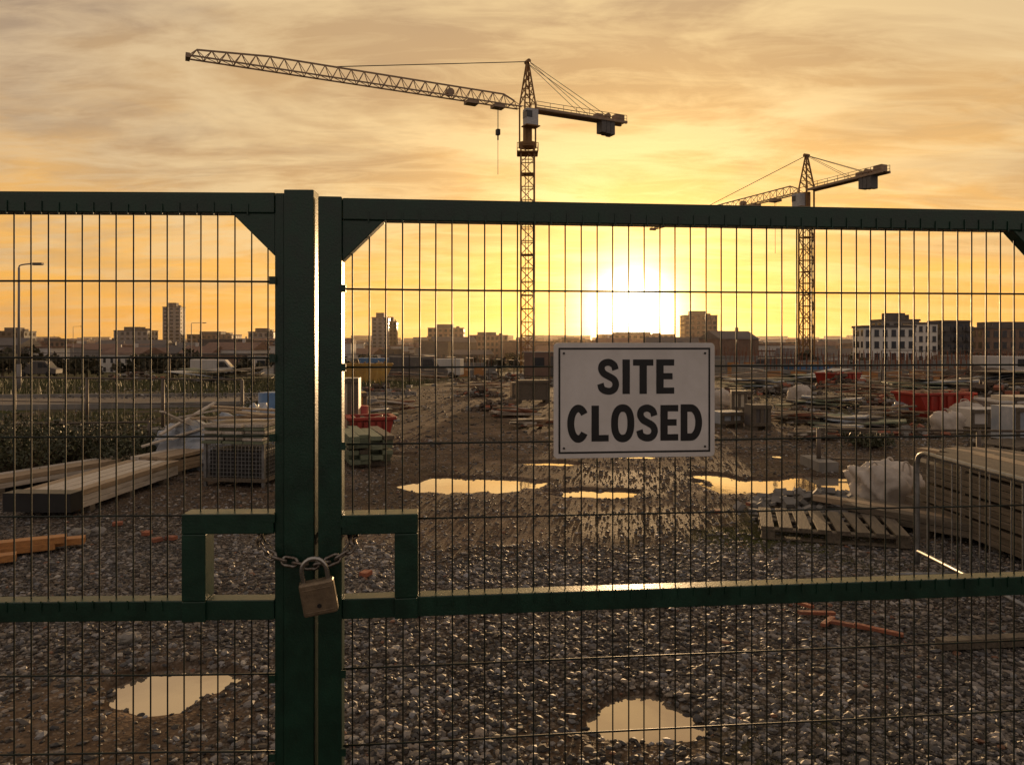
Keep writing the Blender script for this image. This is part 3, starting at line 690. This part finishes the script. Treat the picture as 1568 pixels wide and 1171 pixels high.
# low site fences
def fence(name,pts,h,sp=2.2,m='fencesteel',mesh=.25,br=.003):
    A=Asm(name); P=A.p('posts',m,smooth=True); Wm=A.p('mesh',m)
    for (a,b_) in zip(pts[:-1],pts[1:]):
        a=Vector(a);b_=Vector(b_);L_=(b_-a).length;n=max(1,round(L_/sp))
        for i in range(n):
            p=a.lerp(b_,i/n);q=a.lerp(b_,(i+1)/n); zp=Hf(p.x,p.y);zq=Hf(q.x,q.y)
            P.tube((p.x,p.y,zp),(p.x,p.y,zp+h),.028,8); P.tube((p.x,p.y,zp+h),(q.x,q.y,zq+h),.016,8); P.tube((p.x,p.y,zp+.12),(q.x,q.y,zq+.12),.012,8)
            if h>.8: P.tube((p.x,p.y,zp+h*.55),(q.x,q.y,zq+h*.55),.008,6)
            A.p('feet','conc').box(p.x-.12,p.x+.12,p.y-.3,p.y+.3,zp,zp+.12)
            m_=int((q-p).length/mesh)
            for k in range(1,m_): c=p.lerp(q,k/m_); zc=zp+(zq-zp)*k/m_; Wm.beam((c.x,c.y,zc+.12),(c.x,c.y,zc+h),br)
        P.tube((b_.x,b_.y,Hf(b_.x,b_.y)),(b_.x,b_.y,Hf(b_.x,b_.y)+h),.028,8)
    A.done((pts[0][0],pts[0][1],0),world=True)
fence('site_fence',[(-15,14.6),(-4.6,12.6)],.96,1.6)
fence('site_fence',[(-11,9.9),(-5.2,10.6)],.45,1.6)
fence('site_fence',[(-26,31),(-5,36),(1,60)],1.6,3.4)
fence('site_fence',[(3.9,9.4),(9.5,8.6)],.5,2)
fence('site_fence',[(16,32),(34,30),(60,45)],1.7,3.4)
fence('site_fence',[(5,70),(22,62),(44,66)],1.9,3.4)
# road on the left
xs_=np.linspace(-60,-3.2,90); V=[];n=7
for x in xs_:
    yc=19.5+.16*(x+16)+.004*(x+16)**2
    for k in range(n): y=yc+(-2.6+5.2*k/(n-1)); V.append((x,y,0))
V=np.array(V); V[:,2]=H(V[:,0],V[:,1])+.035; ii=np.arange(len(V)).reshape(-1,n)
npmesh('access_road',V,np.stack([ii[:-1,:-1],ii[1:,:-1],ii[1:,1:],ii[:-1,1:]],-1).reshape(-1,4),M['asph'],smooth=True)
A=Asm('road_kerb'); K=A.p('kerb','conc')
for e in(-2.72,2.6):
    for i in range(len(xs_)-1):
        a=[];
        for x in(xs_[i],xs_[i+1]):
            y=19.5+.16*(x+16)+.004*(x+16)**2+e; z=Hf(x,y); a+= [(x,y,z-.1),(x,y+.12,z-.1),(x,y+.12,z+.13),(x,y,z+.13)]
        K.add(a,[(0,1,2,3),(4,7,6,5),(0,4,5,1),(1,5,6,2),(2,6,7,3),(3,7,4,0)])
A.done((-20,19,0),world=True)
# street lamps
def lamp(x,y,h,arm):
    A=Asm('street_lamp'); P=A.p('column','wallg',smooth=True); P.tube((0,0,0),(0,0,1.1),.085,10); P.tube((0,0,1.1),(0,0,h-.1),.055,10,True,.04)
    P.path(cat([(0,0,h-.12),(.03,0,h-.02),(.2,0,h+.03),(arm,0,h+.06)],5),.028,8)
    A.p('lantern','walld',bevel=.01).box(arm-.05,arm+.42,-.09,.09,h+.02,h+.10); A.p('lens','glass').box(arm,arm+.38,-.07,.07,h+.0,h+.018)
    A.done((x,y,Hf(x,y)))
lamp(lat(29,30),30,4.75+.36,.55); lamp(lat(293,90),90,hgt(495,90)-Hf(-39,90),1.4); lamp(lat(112,140),140,9,1.4)
# skips, cabins, vans
def skip(loc,rz,m,L_=3.4,w=1.7,h=1.2):
    A=Asm('waste_skip'); P=A.p('hull',m)
    o=[(-L_/2,h),(-L_/2+L_*.17,0),(L_/2-L_*.17,0),(L_/2,h)]; t=.05
    for s in(-1,1):
        y=s*w/2; P.add([(x,y,z) for x,z in o]+[(x,y-s*t,z) for x,z in o],[(0,1,2,3),(7,6,5,4),(0,3,7,4)])
        for k in range(5): x=-L_/2+L_*.2+k*(L_*.6)/4; y0,y1=sorted((y+s*.002,y+s*.04)); A.p('ribs',m).box(x-.03,x+.03,y0,y1,.05,h-.02)
    e=L_*.17
    P.add([(-L_/2,-w/2,h),(-L_/2+e,-w/2,0),(-L_/2+e,w/2,0),(-L_/2,w/2,h)],[(0,1,2,3)]); P.add([(L_/2,-w/2,h),(L_/2-e,-w/2,0),(L_/2-e,w/2,0),(L_/2,w/2,h)],[(0,1,2,3)])
    P.add([(-L_/2+e,-w/2,.01),(L_/2-e,-w/2,.01),(L_/2-e,w/2,.01),(-L_/2+e,w/2,.01)],[(0,1,2,3)])
    Rm=A.p('rim',m,bevel=.01); Rm.box(-L_/2-.04,L_/2+.04,-w/2-.05,-w/2+.02,h,h+.05); Rm.box(-L_/2-.04,L_/2+.04,w/2-.02,w/2+.05,h,h+.05); Rm.box(-L_/2-.05,-L_/2+.03,-w/2+.021,w/2-.021,h,h+.05); Rm.box(L_/2-.03,L_/2+.05,-w/2+.021,w/2-.021,h,h+.05)
    for i in range(30):
        Wd=A.p('waste_%d'%(i%2),'woodg' if i%2 else 'wood')
        s=random.uniform(.1,.5)*L_/3.4; Wd.box(-s,s,-.04,.04,-.02,.02,Matrix.Translation((random.uniform(-.35,.35)*L_,random.uniform(-.35,.35)*w,h*random.uniform(.7,1.15)))@Matrix.Rotation(random.random()*6,4,'Z')@Matrix.Rotation(random.uniform(-.6,.6),4,'Y'))
    A.done((loc[0],loc[1],Hf(*loc)),rz)
skip((-2.22,11.6),.3,'red',.66,.5,.40); skip((9.0,15.8),.2,'red',1.3,.8,.5); skip((10.2,14.6),-.1,'wallw',1.5,.9,.42); skip((-9,45),.2,'yellow'); skip((24,60),.2,'blue'); skip((15,34),.5,'red',1.8,1.1,.7)
def cabin(loc,rz,m,L_=6,w=2.5,h=2.5):
    A=Asm('site_cabin'); P=A.p('walls',m,bevel=.02); P.box(-L_/2,L_/2,-w/2,w/2,.12,h); R=A.p('roof','wallg'); R.box(-L_/2-.06,L_/2+.06,-w/2-.06,w/2+.06,h+.005,h+.1)
    Rb=A.p('ribs',m); n=int(L_/.25)
    for i in range(n): x=-L_/2+.12+i*(L_-.2)/n; Rb.box(x-.03,x+.03,-w/2-.03,-w/2-.001,.2,h-.05)
    g=A.p('windows','glass'); g.box(-L_*.33,-L_*.15,-w/2-.06,-w/2-.032,h*.45,h*.8); g.box(L_*.15,L_*.33,-w/2-.06,-w/2-.032,h*.45,h*.8); A.p('door','walld').box(-.04*L_,.08*L_,-w/2-.055,-w/2-.032,.15,h*.85)
    A.p('feet','conc').box(-L_/2,L_/2,-w/2+.2,w/2-.2,0,.118)
    A.done((loc[0],loc[1],Hf(*loc)),rz)
cabin((32,95),.1,'wallw'); cabin((40,96),.05,'wallw'); cabin((55,90),-.1,'wallg'); cabin((-22,110),.1,'wallw'); cabin((-30,112),.1,'blue'); cabin((62,92),.1,'wallw'); cabin((-12,85),.2,'wallb'); cabin((5,92),.0,'wallb',7,2.5,3.0); cabin((-38,120),.1,'wallw',9,2.5,3);cabin((20,110),.1,'walld',12,3,4)
def crate(name,loc,rz,m,w,d,h):
    A=Asm(name); P=A.p('panels',m,bevel=.004); P.box(-w/2,w/2,-d/2,d/2,.08,h); S_=A.p('battens','woodg')
    for x in(-w/2+.04,0,w/2-.04): S_.box(x-.03,x+.03,-d/2-.02,-d/2-.001,.08,h)
    for z in(.11,h-.04): S_.box(-w/2,w/2,-d/2-.04,-d/2-.021,z-.03,z+.03)
    for x in(-w/2+.06,w/2-.06): S_.box(x-.05,x+.05,-d/2,d/2,0,.079)
    A.done((loc[0],loc[1],Hf(*loc)),rz)
crate('wooden_crate',(lat(537,12.4),12.4),.1,'cream',.30,.4,1.0); crate('wooden_crate',(lat(545,13.4),13.4),.3,'yellow',.35,.4,.7)
crate('wooden_crate',(lat(1160,13.6),13.6),.1,'walld',.36,.35,.46)
crate('wooden_crate',(lat(1112,14),14),.3,'tarp',.5,.4,.3); crate('wooden_crate',(lat(1131,17),17),-.2,'cream',.35,.35,.5)
crate('wooden_crate',(lat(815,20),20),.1,'woodg',.85,.6,.6); crate('wooden_crate',(lat(795,22.5),22.5),.1,'wood',.5,.6,.5)
crate('wooden_crate',(lat(1500,13.5),13.5),.05,'wallw',.7,.5,.4); crate('wooden_crate',(lat(1560,14.5),14.5),.1,'cream',.7,.6,.55)
crate('wooden_crate',(lat(1558,11.6),11.6),.1,'tarp',.5,.5,.6)
def bag(px,Y,s,m,seed):
    A=Asm('bulk_bag'); A.p('bag',m,smooth=True).blob((0,0,s*.42),(s*.55,s*.5,s*.48),.65,.35,26,18,seed); x=lat(px,Y)
    hl=A.p('lifting_loops',m,smooth=True); hl.path(cat([(-.2*s,0,.8*s),(-.15*s,0,1.02*s),(.1*s,0,1.0*s),(.2*s,0,.8*s)],5),.02*s,6); A.done((x,Y,Hf(x,Y)-.01))
bag(1450,13.0,.42,'bag',3); bag(1478,14.2,.5,'bag',6); bag(1385,16,.4,'tarp',7); bag(1100,18,.5,'bag',9); bag(1225,20,.5,'bag',12)
def van(loc,rz,m):
    A=Asm('parked_van'); P=A.p('body',m,bevel=.06)
    P.prism([(-2.4,.35),(2.4,.35),(2.45,.95),(1.75,1.15),(1.1,1.95),(-2.4,2.0)],-.9,.9)
    G=A.p('windows','glass'); G.add([(1.72,-.78,1.2),(1.12,-.78,1.9),(1.12,.78,1.9),(1.72,.78,1.2)],[(0,1,2,3)])
    G.prism([(.3,1.15),(1.5,1.15),(1.05,1.75),(.3,1.75)],-.915,-.903); G.prism([(.3,1.15),(1.5,1.15),(1.05,1.75),(.3,1.75)],.903,.915)
    T_=A.p('wheels','tyre',smooth=True)
    for x in(-1.5,1.55):
        for y in(-.92,.72): T_.tube((x,y,.34),(x,y+.2,.34),.34,16)
    A.done((loc[0],loc[1],Hf(*loc)),rz)
for px,Y,m,r in((640,62,'walld',.2),(672,75,'wallw',3.0),(590,70,'blue',.1),(1290,85,'wallw',.3),(1540,60,'wallw',.1),(330,80,'wallw',.2),(60,95,'walld',.1),(1180,70,'walld',2.8)): van((lat(px,Y),Y),r,m)
# mid-ground material heaps
gm2=mat('earth',(.13,.09,.06),.9,(.07,.05,.035),2,0,.6,8)
def heap(px,Y,w,h,kind):
    x=lat(px,Y); A=Asm({'rubble':'rubble_pile','spoil':'spoil_heap','planks':'plank_pile','sheet':'sheet_material_pile'}[kind])
    if kind=='spoil':
        P=A.p('earth',gm2,smooth=False); P.blob((0,0,0),(w/2,w/3,h),1.1,.7,44,20,int(px))
    if kind in('rubble','spoil'):
        P=A.p('chunks','conc'); Q_=A.p('bricks','brick'); E_=A.p('clods',gm2)
        for i in range(130):
            a,b_=random.gauss(0,w*.24),random.gauss(0,w*.15); z=h*max(0,1-math.hypot(a,b_)/(w*.5))*(random.random() if kind=='rubble' else 1); s=random.uniform(.03,.12)*min(1.6,max(.6,w/2))
            (P if i%3==0 else (Q_ if i%9==1 else E_)).box(-s,s,-s*.7,s*.7,-s*.4,s*.4,Matrix.Translation((a,b_,z+.03))@Matrix.Rotation(random.random()*6,4,'Z')@Matrix.Rotation(random.random(),4,'X'))
    elif kind!='spoil':
        mm=['wood','woodg','woodw','rust'] if kind=='planks' else ['tarp','woodg','greenw','walld']
        for i in range(18):
            P=A.p('boards_'+str(i%4),mm[i%4]); l=w*random.uniform(.2,.45); 
            wd=.05 if kind=='planks' else w*random.uniform(.08,.18)
            P.box(-l,l,-wd,wd,-.015,.015,Matrix.Translation((random.uniform(-.25,.25)*w,random.uniform(-.2,.2)*w,.05+h*i/18))@Matrix.Rotation(random.uniform(-.7,.7),4,'Z')@Matrix.Rotation(random.uniform(-.12,.12),4,'Y'))
    A.done((x,Y,Hf(x,Y)))
for a in [(760,17.5,1.3,.25,'rubble'),(735,24,1.6,.3,'rubble'),(822,13.8,.9,.12,'planks'),(790,16,1.2,.15,'planks'),(1210,14.5,1.2,.2,'planks'),(1300,14.2,1.6,.10,'sheet'),(1370,15,1.3,.25,'planks'),
          (1255,18,1.6,.22,'sheet'),(1330,22,2.2,.4,'planks'),(1110,22,1.6,.35,'rubble'),(1400,12.6,.9,.2,'rubble'),(1200,26,2.4,.4,'rubble'),(880,40,5,.5,'rubble'),
          (1040,24,2,.25,'planks'),(560,14.5,1.0,.25,'sheet'),(600,17,1.2,.25,'planks'),(580,26,2.4,.4,'rubble'),(1450,24,3,.5,'sheet'),(1520,22,2.5,.6,'rubble'),(640,48,5,.7,'planks'),(480,22,2.5,.5,'rubble'),
          (1500,40,5,.9,'spoil'),(1250,45,6,.7,'sheet'),(1380,50,6,.9,'planks'),(760,55,7,.8,'rubble'),(900,60,8,.8,'rubble'),(1120,50,6,.7,'planks'),(350,40,5,.9,'sheet'),(200,50,6,.8,'rubble'),
          (1240,12.2,.8,.1,'planks'),(370,11.6,.9,.35,'sheet'),(555,10.9,.6,.22,'planks'),(1290,12.8,.9,.1,'sheet'),(1350,18,1.5,.3,'rubble'),(1480,17,1.5,.3,'planks'),(1160,30,3,.5,'sheet'),(1290,32,3.5,.6,'rubble'),(1420,34,4,.6,'planks'),(1560,30,4,.8,'sheet'),(740,32,2.5,.3,'planks'),(1230,16.4,1.2,.18,'rubble'),(1420,19,1.4,.3,'sheet')]: heap(*a)
# unfinished foundations with starter bars
def found(x,y,w,d,h):
    A=Asm('concrete_foundation'); P=A.p('walls','conc'); R=A.p('starter_bars','rust')
    P.box(-w/2,w/2,-d/2,-d/2+.3,-.5,h); P.box(-w/2,w/2,d/2-.3,d/2,-.5,h*1.2); P.box(-w/2,-w/2+.3,-d/2+.301,d/2-.301,-.5,h); P.box(w/2-.3,w/2,-d/2+.301,d/2-.301,-.5,h)
    n=int(w/.45)
    for i in range(n):
        for yy,hh in((-d/2+.15,h),(d/2-.15,h*1.2)):
            q=-w/2+.2+i*.45; R.beam((q,yy,hh),(q+random.uniform(-.05,.05),yy,hh+random.uniform(.7,1.1)),.05)
    for i in range(int(n/4)):
        q=-w/2+.3+i*1.8; A.p('formwork','woodo').box(q,q+1.2,-d/2-.06,-d/2-.002,-.2,h*.9)
    A.done((x,y,Hf(x,y)),random.uniform(-.1,.1))
found(27,60,16,8,1.0); found(44,72,18,8,1.4); found(14,78,12,7,1.0); found(30,84,14,6,2.0); found(-8,95,12,6,1.4); found(58,82,20,6,1.6)
# loose bricks / broken timber on gravel
A=Asm('broken_timber'); P=A.p('pieces','brick',bevel=.002)
for px,Y,l,r in((1268,4.12,.09,.9),(1310,4.05,.13,-.35),(1345,4.0,.12,-.5),(1250,4.25,.11,.1),(1232,4.4,.06,2)):
    x=lat(px,Y); P.box(-l,l,-.016,.016,0,.018,Matrix.Translation((x,Y,Hf(x,Y)+.018))@Matrix.Rotation(r,4,'Z')@Matrix.Rotation(.06,4,'Y'))
A.done((lat(1300,4.1),4.1,0),world=True)
A=Asm('timber_post'); P=A.p('post','woodg',bevel=.003); P.box(-.45,.45,-.03,.03,0,.05); A.done((lat(1560,3.85),3.85,Hf(2.55,3.85)+.01),.12)
A=Asm('loose_planks'); P=A.p('planks','woodo',bevel=.002)
for x,y,l,r in((-3.95,5.35,.55,.5),(-3.78,5.55,.5,.42),(-3.9,5.1,.4,.55)):
    P.box(-l,l,-.05,.05,0,.05,Matrix.Translation((x,y,Hf(x,y)+.03))@Matrix.Rotation(r,4,'Z'))
P.box(-.5,.5,-.05,.05,0,.05,Matrix.Translation((-3.85,5.42,.085))@Matrix.Rotation(.47,4,'Z'))
A.done((-3.8,5.3,0),world=True)
A=Asm('broken_bricks'); P=A.p('bricks','brick',bevel=.003); Q_=A.p('stone_blocks','conc',bevel=.01)
for px,Y in((240,5.9),(262,5.95),(225,6.1),(1010,4.5),(560,5.0),(1150,7.2),(1100,6.9),(180,6.4)):
    x=lat(px,Y); P.box(-.04,.04,-.03,.03,0,.03,Matrix.Translation((x,Y,Hf(x,Y)+.005))@Matrix.Rotation(random.random()*6,4,'Z'))
for px,Y,s in((122,6.0,.08),(150,6.1,.06),(200,3.9,.05),(1350,6.4,.07),(1215,7.0,.06)):
    x=lat(px,Y); Q_.blob((x,Y,Hf(x,Y)+s*.4),(s,s*.8,s*.6),.8,.4,12,8,int(px))
A.done((0,5,0),world=True)
# ------------------------------------------------------------------ VEGETATION
def blades(name,pts,hmin,hmax,w,material,seed,lean=.45):
    r=np.random.default_rng(seed); n=len(pts); x,y=pts[:,0],pts[:,1]; z=H(x,y); h=hmin+(hmax-hmin)*r.random(n)**1.5
    a=r.random(n)*6.283; l=h*lean*r.random(n); a2=r.random(n)*6.283
    dx,dy=np.cos(a)*w/2,np.sin(a)*w/2; mx,my=np.cos(a2)*l*.35,np.sin(a2)*l*.35
    V=np.stack([np.stack([x-dx,y-dy,z-.01],-1),np.stack([x+dx,y+dy,z-.01],-1),np.stack([x+mx+dx*.7,y+my+dy*.7,z+h*.6],-1),np.stack([x+mx-dx*.7,y+my-dy*.7,z+h*.6],-1),np.stack([x+mx*2.9+dx*.1,y+my*2.9,z+h],-1),np.stack([x+mx*2.9-dx*.1,y+my*2.9,z+h],-1)],1)
    i=6*np.arange(n)[:,None]; f=np.concatenate([i+np.array([[0,1,2,3]]),i+np.array([[3,2,4,5]])])
    return npmesh(name,V.reshape(-1,3),f,material)
r=np.random.default_rng(9)
c=r.uniform((.9,2.5),(3,7.4),(90000,2)); g=grass_mask(c[:,0],c[:,1]); c=c[r.random(len(c))<g*.3]; blades('grass',c,.008,.035,.004,M['grass'],1,.9)
c=r.uniform((-22,9),(-4.7,16.6),(60000,2)); c=c[fbm(c[:,0],c[:,1],1.0,3,50)>.45]; blades('grass',c[:22000],.03,.14,.014,M['grass'],2)
c=r.uniform((-50,23),(-5,60),(40000,2)); c=c[fbm(c[:,0],c[:,1],3.0,3,51)>.42]; blades('grass',c[:20000],.1,.4,.05,M['grass'],3)
def shrub(x,y,R_,h,seed,nl=1300,ns=140):
    r=np.random.default_rng(seed); z=Hf(x,y); P=Part(M['dry']); V=[]
    for i in range(ns):
        a=r.random()*6.28; d=R_*r.random()**.6; b0=Vector((x+math.cos(a)*d*.3,y+math.sin(a)*d*.3,z)); tp=Vector((x+math.cos(a)*d,y+math.sin(a)*d,z+h*(.4+.65*r.random()))); mid=b0.lerp(tp,.55)+Vector((0,0,h*.08))
        P.tube(b0,mid,.005,3,False,.003); P.tube(mid,tp,.003,3,False,.0015)
        k=int(nl/ns); q=mid.lerp(tp,.5)
        V.append(clump(k,np.array(q),np.array([.10,.10,h*.28]),.022,r))
    V=np.concatenate(V); o=npmesh('shrub',V,np.arange(len(V)).reshape(-1,4),M['leaf']); s=mkmesh('stems',P); s.parent=o
for i,(px,Y,R_,h) in enumerate(((25,8.6,.6,.5),(95,9.4,.6,.5),(60,10.2,.8,.5),(160,9.8,.7,.42),(225,10.0,.6,.38),(10,9.6,.7,.6),(120,10.8,.9,.45),(270,10.8,.6,.33),(-60,8.8,.8,.7),(395,11.9,.4,.6),(410,13.5,.5,.6),(500,13.6,.5,.5),(1330,11.2,.4,.2),(340,9.6,.25,.2),(45,9.1,.6,.4),(190,9.3,.4,.3))): shrub(lat(px,Y),Y,R_,h,i+30)
# ------------------------------------------------------------------ distant ground haze (real scattering air)
hz_m=bpy.data.materials.new('haze'); hz_m.use_nodes=True; nt=hz_m.node_tree; nt.nodes.clear(); mo=nt.nodes.new('ShaderNodeOutputMaterial'); vs_=nt.nodes.new('ShaderNodeVolumeScatter')
vs_.inputs['Color'].default_value=(1,.80,.56,1); vs_.inputs['Density'].default_value=.00014; vs_.inputs['Anisotropy'].default_value=.66; nt.links.new(vs_.outputs[0],mo.inputs['Volume'])
P=Part(hz_m); P.box(-2600,2600,140,2600,-30,55); a=Asm('haze'); a.parts['air']=P; a.done((0,1370,0),world=True)
# ------------------------------------------------------------------ WORLD
w=bpy.data.worlds.new('World'); bpy.context.scene.world=w; w.use_nodes=True; N=w.node_tree.nodes; L=w.node_tree.links; N.clear()
out=N.new('ShaderNodeOutputWorld'); bg=N.new('ShaderNodeBackground'); L.new(bg.outputs[0],out.inputs[0]); bg.inputs[1].default_value=.1
sky=N.new('ShaderNodeTexSky'); sky.sky_type='NISHITA'; sky.sun_disc=False; sky.sun_elevation=SEL; sky.sun_rotation=SAZ; sky.dust_density=2.5
tc=N.new('ShaderNodeTexCoord'); D=tc.outputs['Generated']
def math_(op,a,b_=None,cl=False):
    m=N.new('ShaderNodeMath'); m.operation=op; m.use_clamp=cl
    for s_,v in((m.inputs[0],a),(m.inputs[1],b_)):
        if v is None: continue
        if isinstance(v,(int,float)): s_.default_value=v
        else: L.new(v,s_)
    return m.outputs[0]
def R(src,st): return ramp(src,st,N,L).outputs[0]
def MX(f,a,b_,mode='MIX'): return mixc(f,a,b_,N,L,mode)
sx=N.new('ShaderNodeSeparateXYZ'); L.new(D,sx.inputs[0]); z=math_('MAXIMUM',sx.outputs[2],0.0)
dt=N.new('ShaderNodeVectorMath'); dt.operation='DOT_PRODUCT'; L.new(D,dt.inputs[0]); dt.inputs[1].default_value=S; dot=math_('MAXIMUM',dt.outputs['Value'],0.0)
front=R(z,[(0,(.86,.35,.035)),(.09,(.90,.44,.08)),(.2,(.78,.43,.13)),(.33,(.60,.37,.16)),(.45,(.47,.32,.18)),(.85,(.27,.25,.26))])
back=R(z,[(0,(.38,.31,.32)),(.3,(.32,.30,.32)),(1,(.26,.25,.28))])
fb=N.new('ShaderNodeMapRange'); fb.inputs[1].default_value=-.3; fb.inputs[2].default_value=.75; L.new(dt.outputs['Value'],fb.inputs[0])
base=MX(fb.outputs[0],back,front)
den=math_('ADD',z,.13); ux=math_('DIVIDE',sx.outputs[0],den); uy=math_('DIVIDE',sx.outputs[1],den)
cv=N.new('ShaderNodeCombineXYZ'); L.new(ux,cv.inputs[0]); L.new(uy,cv.inputs[1])
def cl(rot,scale,sc,det,dist,ro=.55,off=(0,0,0)):
    mp=N.new('ShaderNodeMapping'); mp.inputs['Rotation'].default_value=(0,0,rot); mp.inputs['Scale'].default_value=scale; mp.inputs['Location'].default_value=off; L.new(cv.outputs[0],mp.inputs['Vector'])
    n=N.new('ShaderNodeTexNoise'); n.inputs['Scale'].default_value=sc; n.inputs['Detail'].default_value=det; n.inputs['Roughness'].default_value=ro; n.inputs['Distortion'].default_value=dist; L.new(mp.outputs[0],n.inputs['Vector']); return n.outputs['Fac']
n1=cl(-.6,(.8,1.5,1),1.5,9,.5,.58); n2=cl(.3,(.7,1.1,1),.9,7,.4,.5,(3,1,0)); n3=cl(-.9,(.7,2.4,1),3.4,9,.7,.64,(7,2,0)); n4=cl(-.4,(.9,1.3,1),1.7,8,.6,.56,(11,5,0))
ccol=MX(math_('POWER',dot,4.0),(.60,.43,.28),(1.0,.72,.32))
dcol=MX(math_('POWER',dot,5.0),(.31,.24,.19),(.56,.32,.12))
g1_=R(n1,[(.46,(0,0,0)),(.59,(1,1,1))]); g2_=R(n2,[(.46,(0,0,0)),(.60,(1,1,1))]); g3_=R(n3,[(.46,(0,0,0)),(.66,(1,1,1))]); g4_=R(n4,[(.49,(0,0,0)),(.64,(1,1,1))])
hz=R(z,[(.0,(.12,.12,.12)),(.17,(1,1,1))])
c=MX(math_('MULTIPLY',MX(1.0,g2_,hz,'MULTIPLY'),.62),base,dcol)
c=MX(math_('MULTIPLY',MX(1.0,g1_,hz,'MULTIPLY'),.74),c,ccol)
c=MX(math_('MULTIPLY',MX(1.0,g4_,hz,'MULTIPLY'),.50),c,dcol)
c=MX(math_('MULTIPLY',MX(1.0,g3_,hz,'MULTIPLY'),.48),c,ccol)
def addlobe(c,p,colr):
    m=MX(1.0,(*colr,),math_('POWER',dot,p),'MULTIPLY'); return MX(1.0,c,m,'ADD')
c=addlobe(c,2600.0,(14.,12.,8.)); c=addlobe(c,900.0,(4.5,3.8,2.4)); c=addlobe(c,230.0,(1.3,.95,.36)); c=addlobe(c,50.0,(.36,.24,.06)); c=addlobe(c,12.0,(.10,.055,.010))
v=N.new('ShaderNodeVectorMath'); v.operation='SCALE'; L.new(c,v.inputs[0]); v.inputs['Scale'].default_value=9.8
sk=N.new('ShaderNodeVectorMath'); sk.operation='SCALE'; L.new(sky.outputs[0],sk.inputs[0]); sk.inputs['Scale'].default_value=.25
ad=N.new('ShaderNodeVectorMath'); ad.operation='ADD'; L.new(v.outputs[0],ad.inputs[0]); L.new(sk.outputs[0],ad.inputs[1]); L.new(ad.outputs[0],bg.inputs[0])
# ------------------------------------------------------------------ SUN / CAMERA
sl=bpy.data.lights.new('sun','SUN'); sl.energy=4.2; sl.angle=math.radians(.6); sl.color=(1,.62,.30)
so=bpy.data.objects.new('sun',sl); bpy.context.scene.collection.objects.link(so); so.rotation_euler=(-S).to_track_quat('-Z','Y').to_euler(); so.location=(20,100,30)
cam=bpy.data.cameras.new('camera'); co=bpy.data.objects.new('camera',cam); bpy.context.scene.collection.objects.link(co)
co.location=(0,0,EYE); co.rotation_euler=(math.radians(90),0,0); cam.sensor_width=36; cam.lens=36*F/1568; cam.shift_y=-(585.5-HOR)/1568; cam.clip_start=.05; cam.clip_end=12000
bpy.context.scene.camera=co
vs=bpy.context.scene.view_settings; vs.view_transform='Standard'; vs.look='None'; vs.exposure=0
